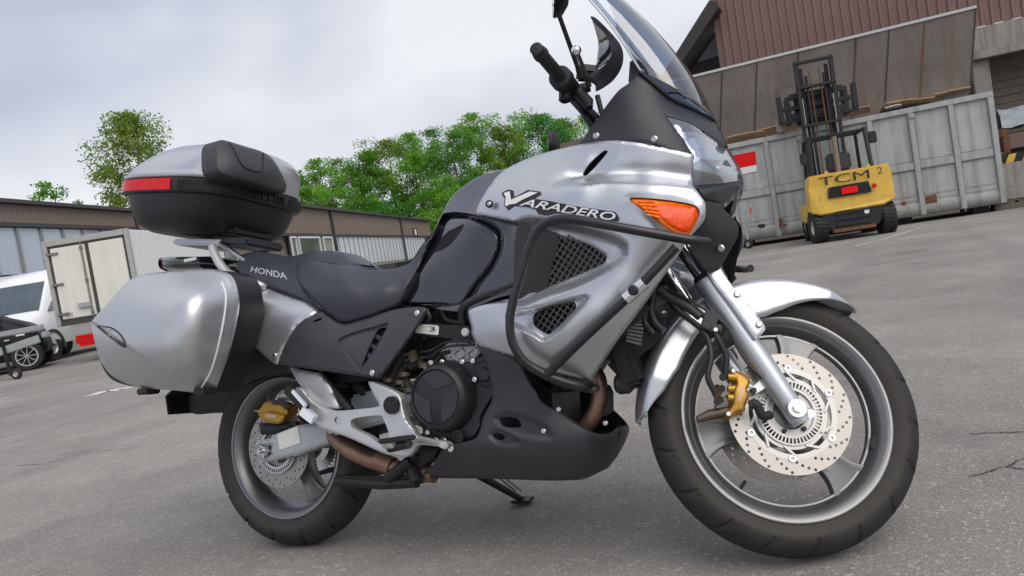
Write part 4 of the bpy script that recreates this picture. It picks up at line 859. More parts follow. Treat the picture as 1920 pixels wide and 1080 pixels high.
MB().lathe([(.0, -.062), (.034, -.062), (.040, -.058), (.046, -.035), (.050, 0), (.046, .035), (.040, .058), (.034, .062), (0, .062)], n=40).build('hub', 'wheel_silver', wf)
for sgn in (-1, 1):
    d = disc_mb(.148, .112, .0045, (.118, .126, .134, .142), 16, .0038).build('brake_disc', 'disc_steel', wf, 30); d.location = (0, sgn*.072, 0)
    c = carrier_mb(.099, .074, .006, 6, 10, .05).build('disc_carrier', 'carrier', wf, 30); c.location = (0, sgn*.072, 0)
    b = MB().lathe([(.040, -.003), (.060, -.003), (.060, .003), (.040, .003)], n=48, closed=True); bb = b.build('disc_flange', 'carrier', wf); bb.location = (0, sgn*.070, 0)
    for k in range(6):
        a = R(60*k+25); b = MB(); q = Vector((math.cos(a)*.1095, sgn*.072, math.sin(a)*.1095))
        b.lathe([(.0045, -.006), (.0088, -.006), (.0098, -.003), (.0098, .003), (.0088, .006), (.0045, .006), (.0045, -.006)], q, n=18); b.build('disc_button', 'steel', wf)
    for k in range(6):
        a = R(60*k+5); q = Vector((math.cos(a)*.048, sgn*.076, math.sin(a)*.048)); b = MB(); b.cyl(q, q+Vector((0, sgn*.006, 0)), .0065, .0055, 6); b.build('disc_bolt', 'black', wf)
# toothed speed-sensor ring on the right of the front wheel
b = MB(); b.lathe([(.056, -.0805), (.062, -.0805), (.062, -.077), (.056, -.077)], n=60, closed=True); b.lathe([(.075, -.0805), (.079, -.0805), (.079, -.077), (.075, -.077)], n=60, closed=True)
for k in range(50):
    a = 2*math.pi*k/50; d = Vector((math.cos(a), 0, math.sin(a))); b.bar(d*.061+Vector((0, -.0788, 0)), d*.0755+Vector((0, -.0788, 0)), .0034, .0045, up=(0, 1, 0))
b.build('sensor_ring', 'carrier', wf, 25)
for a, rr in ((-126, .208), ):
    d = Vector((math.cos(R(a)), 0, math.sin(R(a)))); b = MB(); b.tube([d*.222, d*.205+Vector((0, -.004, 0)), d*.186+Vector((0, -.012, 0))], [.006, .0045, .004], 8); b.build('valve', 'rubber', wf)
d = Vector((math.cos(R(-18)), 0, math.sin(R(-18)))); MB().box(d*.219+Vector((0, -.012, 0)), (.008, .026, .03), Matrix.Rotation(R(18), 3, 'Y')).build('balance_weight', 'black', wf, 0, .002)

for s_ in (-1, 1):
    MB().lathe([(.2535, s_*.0445), (.2560, s_*.0462), (.2535, s_*.0475), (.2490, s_*.0462)], n=110, closed=True).build('rim_lip', 'rim_edge', wf, 60)
    MB().lathe([(.2325, s_*.0335), (.2345, s_*.0350), (.2325, s_*.0365), (.2305, s_*.0345)], n=110, closed=True).build('rim_lip', 'rim_edge', wf, 60)
    MB().lathe([(.2135, s_*.007), (.2150, s_*.012), (.2105, s_*.012), (.2095, s_*.004)], n=110, closed=True).build('rim_bead', 'rim_edge', wf, 60)
wr = rim_mb(.230, .060).build('rear_wheel', 'wheel_silver', bike, 40, mw=Matrix.Translation(Vector(RA)))
tyre_mesh(.322, .152, .227, 15).build('tyre', 'rear_rubber', wr, 28)
for a in (-62, 58, 178):
    spoke_mb(R(a), .05, .199, .085, .045, .13, .05, .03).build('spoke', 'wheel_silver', wr, 35)
MB().lathe([(0, -.075), (.04, -.075), (.055, -.06), (.06, 0), (.055, .07), (.04, .08), (0, .08)], n=40).build('hub', 'wheel_silver', wr)
for s_ in (-1, 1): MB().lathe([(.2285, s_*.0605), (.2310, s_*.0622), (.2285, s_*.0635), (.2240, s_*.0622)], n=100, closed=True).build('rim_lip', 'rim_edge', wr, 60)
d = disc_mb(.128, .094, .005, (.101, .111, .120), 15, .0034).build('brake_disc', 'disc_rear', wr, 30); d.location = (0, -.082, 0)
MB().lathe([(.05, -.085), (.096, -.084), (.096, -.080), (.05, -.079)], n=60, closed=True).build('disc_carrier', 'disc_rear', wr)
b = MB(); b.lathe([(.060, -.0945), (.066, -.0945), (.066, -.09), (.060, -.09)], n=60, closed=True); b.lathe([(.078, -.0945), (.081, -.0945), (.081, -.09), (.078, -.09)], n=60, closed=True)
for k in range(50):
    a = 2*math.pi*k/50; d = Vector((math.cos(a), 0, math.sin(a))); b.bar(d*.065+Vector((0, -.092, 0)), d*.0785+Vector((0, -.092, 0)), .0032, .0042, up=(0, 1, 0))
b.build('sensor_ring', 'steel', wr, 25)
# chain wheel on the far side
b = MB(); b.lathe([(.07, .085), (.098, .085), (.098, .091), (.07, .091)], n=48, closed=True)
for k in range(47):
    a = 2*math.pi*k/47; d = Vector((math.cos(a), 0, math.sin(a))); b.bar(d*.097+Vector((0, .088, 0)), d*.104+Vector((0, .088, 0)), .005, .006, up=(0, 1, 0))
b.build('sprocket', 'steel', wr, 25)

for s_ in (-1, 1): MB().lathe([(.2075, s_*.036), (.2095, s_*.0385), (.2075, s_*.041), (.2050, s_*.038)], n=100, closed=True).build('rim_bead', 'rim_edge', wr, 60)
# ---- fork (turned to the left with the wheel)
U = Vector(SU); FAv = Vector(FA)
for s in (-1, 1):
    c = FAv + Vector((0, s*.105, 0))
    b = MB(); b.tube([c-U*.035, c-U*.02, c+U*.06, c+U*.10, c+U*.34, c+U*.375, c+U*.38], [.022, .026, .027, .0285, .0285, .031, .031], 24); b.build('fork_slider', 'fork_silver', bike, 40, mw=SMAT)
    b = MB(); b.tube([c+U*.38, c+U*.395], [.027, .025], 20); b.build('dust_seal', 'rubber', bike, mw=SMAT)
    b = MB(); b.tube([c+U*.38, c+U*.78], .0205, 20); b.build('fork_tube', 'chrome', bike, mw=SMAT)
    b = MB(); b.lathe([(0, -.012*1), (.022, -.012), (.026, -.004), (.026, .004), (.022, .012), (0, .012)], c+Vector((0, s*.016, 0)), n=24); b.build('axle_clamp', 'fork_silver', bike, mw=SMAT)
    b = MB(); b.cyl(c+Vector((0, s*.022, 0)), c+Vector((0, s*.034, 0)), .0125, .0115, 6); b.cyl(c+Vector((0, s*.03, 0)), c+Vector((0, s*.036, 0)), .007, .006, 14); b.build('axle_bolt', 'steel', bike, 30, mw=SMAT)
    b = MB(); b.box(c+Vector((.028, s*.004, -.014)), (.03, .03, .022), Matrix.Rotation(-RK, 3, 'Y')); b.build('pinch_clamp', 'fork_silver', bike, 0, .003, mw=SMAT)
    b = MB(); b.tube([c+U*.60+Vector((0, 0, 0)), c+U*.66], .036, 18); b.build('fork_clamp', 'black', bike, mw=SMAT)
b = MB(); b.box(FAv+U*.63+Vector((-.03, 0, -.02)), (.06, .24, .05), Matrix.Rotation(-RK, 3, 'Y')); b.build('lower_yoke', 'black', bike, 0, .006, mw=SMAT)
b = MB(); b.box(FAv+U*.80+Vector((-.02, 0, -.01)), (.07, .26, .035), Matrix.Rotation(-RK, 3, 'Y')); b.build('upper_yoke', 'black', bike, 0, .006, mw=SMAT)
b = MB(); b.cyl(FAv+Vector((0, -.1, 0)), FAv+Vector((0, .1, 0)), .012, n=16); b.build('front_axle', 'steel', bike, mw=SMAT)

# ---- front mudguard
SKR = [(50, .352), (56, .338), (66, .312), (76, .288), (86, .262), (96, .246), (108, .242), (118, .285), (128, .288), (142, .282), (156, .281), (168, .302), (177, .338), (180, .350)]
def skirt(a): return np.interp(a, [q[0] for q in SKR], [q[1] for q in SKR])
vs = []; NA, NS = 96, 24
for i in range(NA+1):
    a = 50.5+(179.5-50.5)*i/NA; wv = .084*min(1, .30+((a-50.5)/14)**.6*.7 if a < 64.5 else 1)*min(1, .62+((179.5-a)/16)**.7*.38 if a > 163.5 else 1); rs = skirt(a)
    for j in range(NS+1):
        s = -1+2*j/NS; k = abs(s)
        if k < .6: y = k/.6*wv*.93; r = .362-.018*(k/.6)**2.4
        else: t = (k-.6)/.4; y = wv*(.93+.07*math.sin(t*math.pi/2)-.03*t); r = .344+(rs-.344)*t
        vs.append((FA[0]+r*math.cos(R(a)), math.copysign(y, s), FA[2]+r*math.sin(R(a))))
fs = [(i*(NS+1)+j, i*(NS+1)+j+1, (i+1)*(NS+1)+j+1, (i+1)*(NS+1)+j) for i in range(NA) for j in range(NS)]
mg = MB().add(vs, fs).build('front_mudguard', 'silver', bike, 60, mw=SMAT)
mod = mg.modifiers.new('shell', 'SOLIDIFY'); mod.thickness = .003
# fork guard plate
sfp = Surf([q+(y,) for q, y in zip(zG([(255, 110), (290, 100), (345, 180), (440, 310), (415, 338), (330, 230)]), (-.150, -.150, -.150, -.148, -.148, -.150))], steer=True)
fg = panel('fork_guard', zG([(252, 118), (268, 100), (288, 98), (330, 160), (400, 240), (442, 300), (436, 322), (418, 338), (404, 330), (340, 240), (280, 165)]), sfp, 'silver', bike, thick=.02, edge=(7, .004), mirror=True, mw=SMAT)
for q in zG([(352, 196), (424, 294)]):
    screw(P(q[0], q[1], -.152, 1, True), .0085, fg, m='steel')

# ---- front brakes, right and left calipers
scal = Surf([q+(y,) for q, y in zip(zb7([(150, 200), (240, 260), (220, 500), (100, 520), (170, 360)]), (-.118, -.124, -.124, -.118, -.128))], steer=True)
cal = panel('brake_caliper', zb7([(112, 205), (140, 192), (162, 215), (205, 235), (240, 262), (258, 300), (238, 345), (246, 400), (222, 470), (216, 505), (160, 520), (120, 555), (82, 548), (76, 515), (105, 490), (130, 440), (135, 360), (155, 300), (130, 245)]), scal, 'gold', bike, sp=3, thick=.045, edge=(6, .01), mirror=True, mw=SMAT)
lettering('NISSIN', zb7([(192, 440), (222, 325), (190, 318), (166, 432)])[0:4], scal, -.002, 'white_print', cal, shear=.2)
for q in zb7([(135, 216), (100, 528)]): screw(P(q[0], q[1], -.118, 1, True), .006, cal)
b = MB()
for y0 in (260, 345, 410): 
    q = zb7([(95, y0)])[0]; r = zb7([(150, y0+4)])[0]; b.cyl(P(*q, -.112, 1, True), P(*r, -.112, 1, True), .0085, .0105, 14)
b.build('caliper_pistons', 'gold', bike, 30, mw=SMAT)
b = MB()
for q in zb7([(60, 262), (50, 345), (40, 425), (20, 440)]): b.cyl(P(*q, -.122, 1, True), P(*q, -.10, 1, True), .0095, .008, 10)
b.build('hose_union', 'black', bike, 30, mw=SMAT)
b = MB(); c0 = P(*zG([(262, 590)])[0], -.095, 1, True); b.tube([c0+Vector((-.03, 0, -.01)), c0, c0+Vector((.05, 0, .008))], [.008, .013, .012], 14); b.build('caliper_bracket', 'brass_dull', bike, 30, mw=SMAT)
b = MB()
q = [P(*t, -.10, 1, True) for t in zb7([(255, 350), (330, 280), (385, 335), (290, 385)])]; b.prism([(v.x, v.z) for v in q], -.105, -.088); b.build('caliper_mount', 'cast_silver', bike, 0, .002, mw=SMAT)
screw(P(*zb7([(283, 357)])[0], -.106, 1, True), .007, bike, m='black', name='mount_bolt', mw=SMAT)
tube_px('sensor_cable', [q+(y,) for q, y in zip(zb7([(250, 470), (300, 455), (345, 540), (400, 535)]), (-.12, -.125, -.115, -.10))], .011, 'rubber', bike, True, mw=SMAT)
tube_px('brake_hose', [q+(y,) for q, y in zip(zb6([(130, 130), (230, 270), (400, 410), (450, 560), (430, 700), (480, 810)]), (-.10, -.115, -.13, -.135, -.13, -.12))], .0075, 'cable', bike, True, mw=SMAT)
tube_px('brake_hose', [q+(y,) for q, y in zip(zb6([(150, 150), (300, 240), (420, 330), (490, 450), (545, 570), (540, 680)]), (-.10, -.12, -.138, -.14, -.13, -.12))], .0075, 'cable', bike, True, mw=SMAT)
tube_px('speed_cable', [q+(y,) for q, y in zip(zb6([(180, 150), (330, 225), (480, 320), (560, 400), (620, 520), (700, 640), (770, 710)]), (-.12, -.14, -.145, -.145, -.142, -.14, -.13))], .0035, 'cable', bike, True, mw=SMAT)
b = MB(); q = P(*zb6([(440, 350)])[0], -.14, 1, True); b.box(q, (.034, .02, .05), Matrix.Rotation(R(25), 3, 'Y')); b.box(q+Vector((.012, -.004, -.02)), (.03, .016, .02)); b.build('hose_clamp', 'black', bike, 0, .003, mw=SMAT)
screw(P(*zb6([(478, 402)])[0], -.152, 1, True), .006, bike, name='clamp_bolt', mw=SMAT)

# ---- silver side fairing with two grille openings
FE = lambda *p: zE([p])[0]
fair_ctrl = [q[:2]+(q[2],) for q in zE([(95, 465, -.232), (185, 310, -.225), (400, 190, -.214), (600, 140, -.232), (750, 118, -.244), (900, 128, -.247), (1060, 160, -.234), (1185, 190, -.205),
    (300, 260, -.240), (300, 350, -.262), (430, 270, -.252), (430, 345, -.285), (560, 240, -.245), (620, 330, -.278), (560, 380, -.302), (200, 430, -.262), (120, 480, -.240),
    (750, 220, -.246), (900, 230, -.241), (1080, 250, -.224), (900, 300, -.236), (1080, 312, -.215), (1185, 280, -.196), (750, 350, -.272), (900, 350, -.272), (1080, 360, -.252), (1185, 345, -.205),
    (400, 450, -.298), (600, 450, -.312), (850, 430, -.318), (1000, 400, -.300), (1245, 430, -.236), (1235, 520, -.240), (1165, 605, -.272), (900, 560, -.318), (1050, 520, -.305),
    (380, 562, -.276), (250, 530, -.258), (510, 612, -.286), (640, 642, -.294), (750, 705, -.302), (850, 700, -.320), (1140, 650, -.270), (1040, 780, -.272), (950, 925, -.270), (800, 820, -.326), (560, 815, -.305), (440, 862, -.306), (290, 912, -.318),
    (51, 988, -.300), (58, 1030, -.306), (93, 1143, -.300), (200, 1020, -.338), (330, 1110, -.342), (300, 1215, -.318), (448, 1283, -.288), (518, 1303, -.280), (668, 1333, -.245), (560, 1180, -.325), (740, 1040, -.318), (830, 1090, -.268), (740, 1220, -.258), (640, 950, -.338)])]
notch = [(440, 535), (640, 575), (800, 625), (842, 670), (810, 735), (620, 835), (450, 892), (280, 940), (260, 700), (300, 545)]
lowpk = zd2([(560, 385), (1040, 262), (1072, 290), (980, 400), (750, 608), (640, 570), (430, 470), (430, 400)])
indic = zE([(868, 418), (900, 411), (1010, 418), (1110, 431), (1190, 448), (1217, 478), (1206, 522), (1166, 590), (1140, 598), (1075, 578), (985, 510), (920, 462)])
def rim_ring(X, Y):
    s = dist(indic_s, X, Y); ins = inside(indic_s, X, Y); return np.where(ins, .012, -.007*np.exp(-(s/7.)**2))
indic_s = spl(indic, 4); rim_ring.lines = offsets(indic_s, (-10, -5, -1.2, 1.2))
LED = np.array(zE([(380, 350), (560, 334), (700, 323), (900, 319), (1080, 331), (1190, 349), (1260, 370)]))
def ledge(X, Y):
    s_ = Y-np.interp(X, LED[:, 0], LED[:, 1]); fd = sstep((X-1020)/80.)
    return fd*(-.030*sstep(s_/13.+.5)*np.exp(-np.maximum(s_, 0)/38.)+.012*np.exp(-((s_+14)/16.)**2))
fair = Surf(fair_ctrl, [ledge, pocket(zE(notch), .032, 22), pocket(lowpk, .022, 12), pocket(zE([(425, 350), (540, 305), (640, 262), (700, 180), (760, 158), (775, 190), (690, 320), (560, 345)]), .007, 26), rim_ring], lam=1.5e-2)
fair_out = zE([(92, 468), (128, 395), (185, 312), (260, 252), (400, 192), (600, 142), (750, 120), (880, 127), (1060, 160), (1185, 190, 'c'), (1183, 345, 'c'), (1225, 400), (1246, 440), (1240, 520), (1168, 605), (1140, 650), (1040, 800), (950, 930), (830, 1090), (730, 1240), (676, 1322), (660, 1334), (518, 1303), (448, 1283), (300, 1222), (93, 1146), (62, 1060), (50, 1000), (60, 975), (150, 945), (290, 912), (440, 862), (560, 815), (720, 748), (748, 712), (730, 690), (640, 645), (510, 612, 'c'), (380, 562), (230, 520), (105, 492)])
lowhole = zd2([(626, 470), (640, 400), (720, 358), (820, 330), (960, 303), (990, 325), (980, 365), (880, 470), (775, 566), (735, 568), (650, 515)])
slot = zE([(748, 170), (752, 182), (700, 245), (655, 290), (634, 297), (631, 282), (665, 232), (725, 178)])
fo = panel('side_fairing', fair_out, fair, 'silver', bike, holes=[lowhole, slot], sp=4, thick=.006, edge=(5, .006))
fol = bpy.data.objects[fo['twin']]
# black backing behind the openings
sb = Surf([(900, 400, -.20), (1200, 400, -.20), (900, 700, -.21), (1150, 700, -.2), (1100, 250, -.19), (1250, 300, -.17)])
panel('inner_panel', zE([(330, 530), (520, 560), (800, 640), (840, 720), (560, 900), (640, 960), (560, 1150), (330, 1120), (340, 960), (290, 940), (260, 700)]), sb, 'deep_black', bike, sp=12, thick=.01)
panel('slot_backing', zE([(600, 150), (790, 140), (700, 330), (600, 330)]), sb, 'deep_black', bike, sp=14, thick=.01)
sdk = Surf([q for q in zE([(310, 560, -.276), (500, 600, -.268), (440, 870, -.280), (290, 915, -.30)])])
panel('intake_panel', zE([(300, 548), (380, 568), (505, 612), (470, 760), (442, 866), (360, 890), (292, 915), (280, 760)]), sdk, 'black', bike, thick=.004)
def grille(poly, surf, off, name, step=(9.4, 13.5)):
    """expanded-metal mesh: crossing strands clipped to the opening"""
    pl = np.array(spl(poly, 4)); b = MB(); x0, y0 = pl.min(0)-60; x1, y1 = pl.max(0)+60
    for fam, (dx, dy) in enumerate(((.52, -.855), (.80, .60))):
        nx, ny = -dy, dx; c0 = (x0+x1)/2; c1 = (y0+y1)/2
        for k in range(-40, 41):
            s = k*(9.6 if fam == 0 else 10.5); ts = np.arange(-240, 240, 2.); X = c0+nx*s+dx*ts; Y = c1+ny*s+dy*ts; ins = inside(pl, X, Y)
            i = 0
            while i < len(ts):
                if ins[i]:
                    j = i
                    while j+1 < len(ts) and ins[j+1]: j += 1
                    if j > i:
                        n = max(2, (j-i)//6+1); kk = np.linspace(i, j, n).astype(int); wob = off + (0.0 if fam else .0016)
                        q = [Vector(v) for v in surf.pos(X[kk], Y[kk], wob)]
                        b.tube(q, .0017 if fam else .0021, 4, flat=.5 if fam == 0 else 1.)
                    i = j
                i += 1
    o = b.build(name, 'grille', fo, 0); o['kind'] = 'stuff'; return o
sg = Surf([q for q in zE([(500, 610, -.266), (640, 640, -.268), (750, 705, -.274), (560, 815, -.276), (440, 862, -.276)])])
grille(zE([(510, 606), (640, 636), (738, 690), (756, 712), (725, 752), (560, 822), (436, 868)]), sg, 0, 'upper_grille')
panel('grille_backing', zE([(500, 600), (650, 630), (765, 700), (740, 760), (560, 835), (425, 880)]), sg, 'deep_black', bike, off=.012, sp=12)
sg2 = Surf([q[:2]+(-.300,) for q in lowhole])
grille(lowhole, sg2, 0, 'lower_grille')
# lettering on the fairing
def outline_decal(polys, m, off, name, parent, surf):
    b = MB()
    for pl in polys:
        pts = resample(pl, 8.); vo, eo, fo_, *_ = delaunay_2d_cdt([Vector(q[:2]) for q in pts], [(i, (i+1) % len(pts)) for i in range(len(pts))], [], 1, 1e-4)
        V = np.array([tuple(v) for v in vo]); b.add([tuple(q) for q in surf.pos(V[:, 0], V[:, 1], off)], [tuple(f) for f in fo_])
    return b.build(name, m, parent, 0)
outl = zd1([(365, 250), (440, 215), (492, 225), (500, 305), (660, 220), (800, 240), (805, 268), (722, 318), (900, 345), (1170, 400), (1640, 468), (1682, 535), (1672, 575), (1560, 566), (1300, 520), (1130, 490), (960, 490), (870, 512), (780, 495), (740, 440), (640, 415), (500, 402), (436, 450), (390, 390), (398, 310), (372, 290)])
outline_decal([outl], 'black_print', -.0025, 'lettering_border', fo, fair)
vlet = zd1([(385, 258), (455, 232), (470, 330), (680, 238), (770, 250), (600, 330), (520, 375), (450, 385), (418, 405), (400, 385), (412, 300)])
outline_decal([vlet], 'white_print', -.0040, 'lettering_initial', fo, fair)
lettering('ARADERO', zd1([(560, 395), (1640, 572), (1650, 480), (610, 312)]), fair, -.0040, 'white_print', fo, bold=.012, shear=.25)
screw(P(*zE([(155, 440)])[0], -.262), .0105, fo, m='black'); screw(P(*zE([(155, 440)])[0], -.266), .006, fo)
# turn signal
sind = Surf(fair_ctrl, [ledge], lam=1.5e-2)
il = panel('turn_signal', indic, sind, 'amber', bike, sp=3.5, thick=.008, edge=(10, .012), off=-.004)
q = zE([(985, 440), (1185, 455), (1205, 480), (1196, 520), (1160, 580), (1120, 580), (1040, 530)])
panel('bulb_lens', q, sind, 'amber_deep', il, sp=5, thick=.004, edge=(5, .006), off=-.0075, mirror=False)
b = MB()
for k in range(5):
    a = zE([(905+k*12, 425+k*17)])[0]; c = zE([(1000+k*6, 428+k*20)])[0]; b.bar(sind.pos(*np.array([[a[0]], [a[1]]]), -.009)[0], sind.pos(*np.array([[c[0]], [c[1]]]), -.009)[0], .0035, .004)
b.build('lens_ribs', 'amber', il, 0)

# ---- upper fairing, headlight, screen
up_ctrl = zF([(380, 812, -.222), (470, 680, -.208), (585, 525, -.198), (690, 440, -.184), (705, 405, -.178), (830, 500, -.158), (900, 560, -.132), (1010, 610, -.082), (1140, 680, -.004), (1215, 832, -.004), (1110, 760, -.078), (1000, 690, -.150), (870, 655, -.188), (945, 765, -.190), (1020, 870, -.186), (900, 835, -.222), (760, 800, -.232), (600, 790, -.232), (480, 797, -.228), (700, 650, -.216), (800, 640, -.200), (620, 600, -.212)])
up = Surf(up_ctrl)
uo = panel('upper_fairing', zF([(378, 814, 'c'), (470, 682), (585, 527), (650, 475), (688, 442), (702, 402, 'c'), (740, 428), (830, 503), (900, 563), (1010, 617), (1142, 682, 'c'), (1180, 752), (1218, 835, 'c'), (1110, 762), (1000, 694), (868, 653, 'c'), (945, 765), (1022, 878, 'c'), (900, 842), (760, 806), (600, 796), (480, 802)]), up, 'plastic_dark', bike, sp=5, center=0., thick=.004, edge=(4, .004))
for q in zF([(474, 766), (801, 785)]): screw(up.pos(np.array([q[0]]), np.array([q[1]]), -.001)[0], .0085, uo)
HLC = zF([(870, 655, -.186), (945, 765, -.188), (1022, 875, -.190), (1012, 1045, -.188), (1140, 1035, -.142), (1265, 1020, -.050), (1278, 960, -.022), (1250, 890, -.006), (1216, 835, -.004), (1110, 762, -.078), (1000, 692, -.148), (1170, 940, -.122), (1080, 830, -.152)])
hl = Surf(HLC)
hlo = zF([(872, 660, 'c'), (1000, 698), (1110, 766), (1214, 838), (1250, 890), (1276, 950), (1266, 1020, 'c'), (1140, 1036), (1012, 1045, 'c'), (1024, 880), (950, 765)])
ho = panel('headlight', hlo, hl, 'lens_glass', bike, sp=5, thick=.003, center=-.001)
hb = Surf([(q[0], q[1], q[2]*.62) for q in HLC]); panel('headlight_bowl', hlo, hb, 'smoke_lens', ho, sp=8, thick=.002, mirror=False, center=-.002)
panel('headlight_chrome', zF([(884, 676), (1000, 708), (1110, 778), (1205, 852), (1228, 892), (1150, 902), (1034, 884), (960, 778)]), Surf([(q[0], q[1], q[2]*.82) for q in HLC], lam=3e-3), 'chrome', ho, sp=6, thick=.002, mirror=False)  # added chrome sheet, shaped to put a bright sky reflection in the upper lens
panel('headlight_chrome', zF([(1150, 930), (1230, 900), (1262, 960), (1250, 1005), (1180, 985)]), Surf([(q[0], q[1], q[2]*.8) for q in HLC]), 'chrome', ho, sp=5, thick=.002, edge=(8, .01), mirror=False)
panel('headlight_chrome', zF([(1024, 890), (1060, 900), (1066, 960), (1050, 1020), (1022, 1010)]), Surf([(q[0], q[1], q[2]*.85) for q in HLC]), 'chrome', ho, sp=5, thick=.002, mirror=False)
bk = Surf(zc5([(258, 765, -.178), (400, 745, -.14), (620, 718, -.030), (650, 770, -.006), (640, 800, -.006), (520, 912, -.060), (370, 890, -.15), (300, 810, -.178), (450, 800, -.135)]))
panel('nose_cowl', zc5([(256, 766, 'c'), (400, 748), (618, 722, 'c'), (650, 768), (642, 800), (520, 914), (440, 905), (365, 892), (300, 812)]), bk, 'plastic_grey', bike, sp=5, thick=.004, center=0., edge=(7, .012))
lk = Surf(zd3([(950, 225, -.17), (1160, 265, -.09), (1190, 320, -.08), (1335, 480, -.03), (1345, 540, -.03), (1240, 800, -.06), (1130, 990, -.10), (980, 1000, -.15), (800, 740, -.19), (960, 400, -.18), (1100, 600, -.13)]))
lo_ = panel('lower_cowl', zd3([(940, 220, 'c'), (1060, 240), (1165, 268), (1190, 322), (1270, 400), (1332, 478), (1346, 540), (1328, 640), (1240, 800), (1130, 995, 'c'), (985, 1000), (880, 880), (800, 745), (840, 600), (900, 400)]), lk, 'black', bike, sp=5, thick=.004, edge=(4, .004))
screw(P(*zd3([(1150, 757)])[0], -.115), .009, lo_)
# windscreen as one bent sheet
Cc = [P(*q, .0) for q in zF([(1142, 680), (1098, 575), (1050, 482), (990, 395), (920, 302), (800, 162), (690, 62), (600, -14), (520, -78), (470, -112)])]
Ee = [P(*q, y) for q, y in zip(zF([(728, 408), (706, 372), (680, 332), (645, 276), (600, 206), (545, 130), (490, 62), (436, 0), (395, -50), (380, -85)]), (-.178, -.181, -.184, -.188, -.192, -.194, -.194, -.19, -.18, -.15))]
# widen the bottom stations along the rubber line
vs = []; K = 33
for c, e in zip(Cc, Ee):
    for j in range(K):
        a = -math.pi/2+math.pi*j/(K-1); ca = math.cos(a)**.8
        vs.append((e.x+(c.x-e.x)*ca, e.y*-math.sin(-a)*-1 if False else abs(e.y)*math.sin(a), e.z+(c.z-e.z)*ca))
fs = [(i*K+j, i*K+j+1, (i+1)*K+j+1, (i+1)*K+j) for i in range(len(Cc)-1) for j in range(K-1)]
ws = MB().add(vs, fs).build('windscreen', 'screen_glass', bike, 70); md = ws.modifiers.new('sheet', 'SOLIDIFY'); md.thickness = .004; md.offset = 0
sub = ws.modifiers.new('smooth', 'SUBSURF'); sub.levels = 1; sub.render_levels = 2; ws.modifiers.move(1, 0)
mat('screen_edge', (.62, .68, .68), .25, 0., coat=.5); mat('screen_base', (.03, .04, .06), .12, 0., coat=1.)
for s in (1, -1):
    MB().tube([Vector((e.x, e.y*s, e.z)) for e in spl3(Ee, 4)], .0032, 6).build('screen_edge', 'screen_edge', ws)
# dark seal and the inner instrument cowl seen through the screen
sl = Surf(zF([(728, 408, -.180), (830, 500, -.162), (900, 560, -.135), (1010, 612, -.086), (1140, 678, -.006), (820, 470, -.16)]))
tube_px('screen_seal', [q for q in zF([(706, 398, -.184), (760, 440, -.176), (830, 502, -.164), (900, 560, -.137), (1010, 614, -.087), (1138, 678, -.012)])], .0045, 'black', bike, mirror=True)
inn = Surf(zF([(690, 330, -.150), (800, 470, -.13), (900, 540, -.105), (1000, 590, -.065), (1110, 650, -.02), (950, 500, -.05), (760, 330, -.09)]))
panel('screen_inner_cowl', zF([(668, 300, 'c'), (700, 330), (800, 420), (900, 490), (960, 540), (1090, 630), (1120, 668), (1010, 620), (900, 566), (800, 486), (720, 420)]), inn, 'screen_base', bike, sp=6, thick=.004)
tube_px('screen_crease', zF([(662, 246, -.186), (705, 310, -.180), (790, 395, -.158), (880, 480, -.115), (940, 512, -.07), (996, 532, -.04)]), .003, 'black', bike, mirror=True)
dsh = MB(); q0 = P(*zF([(660, 330)])[0], -.15); q1 = P(*zF([(650, 470)])[0], -.16)
dsh.add([q0, q1, Vector((q1.x, -q1.y, q1.z)), Vector((q0.x, -q0.y, q0.z)), q0+Vector((.03, 0, -.01)), q1+Vector((.06, 0, -.02)), Vector((q1.x+.06, -q1.y, q1.z-.02)), Vector((q0.x+.03, -q0.y, q0.z-.01))], [(0, 1, 2, 3), (7, 6, 5, 4), (0, 4, 5, 1), (3, 2, 6, 7), (0, 3, 7, 4), (1, 5, 6, 2)])
dsh.build('dashboard', 'plastic_dark', bike, 0, .006)

# ---- fuel tank
tk_ctrl = [(945, 322, -.135), (915, 328, -.128), (885, 342, -.120), (855, 364, -.115), (838, 388, -.115), (822, 418, -.120), (950, 420, -.232), (880, 405, -.205), (930, 370, -.20), (900, 480, -.225), (985, 520, -.262), (985, 430, -.25), (900, 560, -.222), (865, 580, -.205), (800, 566, -.170), (758, 564, -.160), (790, 500, -.152), (850, 470, -.195), (845, 430, -.17)]
knee = zc3([(283, 505), (318, 400), (365, 378), (440, 376), (570, 402), (680, 460), (716, 515), (708, 620), (650, 740), (560, 850), (480, 960), (300, 990), (60, 975)])
tank = Surf(tk_ctrl, [pocket(knee, .050, 12)])
tk_out = [(948, 321), (1010, 335), (1015, 400), (1005, 470), (990, 538), (930, 560), (868, 584), (800, 576), (755, 566), (775, 522), (800, 470), (815, 434), (826, 410), (838, 387), (855, 364), (885, 342), (915, 328)]
to = panel('fuel_tank', tk_out, tank, 'tank_blue', bike, sp=4, thick=.006)
rim = [P(x, y, c) for x, y, c in [(812, 440, -.118), (822, 418, -.118), (838, 387, -.113), (855, 364, -.113), (885, 342, -.118), (915, 328, -.126), (948, 321, -.133), (1010, 330, -.15)]]
bow('tank_top', rim, (-.012, .022), 'tank_blue', to)
kp = Surf(tk_ctrl, [lambda X, Y: .026*np.ones_like(X)])
panel('knee_panel', zc3([(276, 512), (300, 435), (345, 392), (440, 384), (560, 408), (670, 466), (704, 520), (694, 620), (640, 730), (550, 842), (470, 955), (430, 992), (300, 990), (64, 968), (90, 890), (190, 690)]), kp, 'gloss_black', to, sp=4, thick=.003, edge=(10, .012), mirror=False)

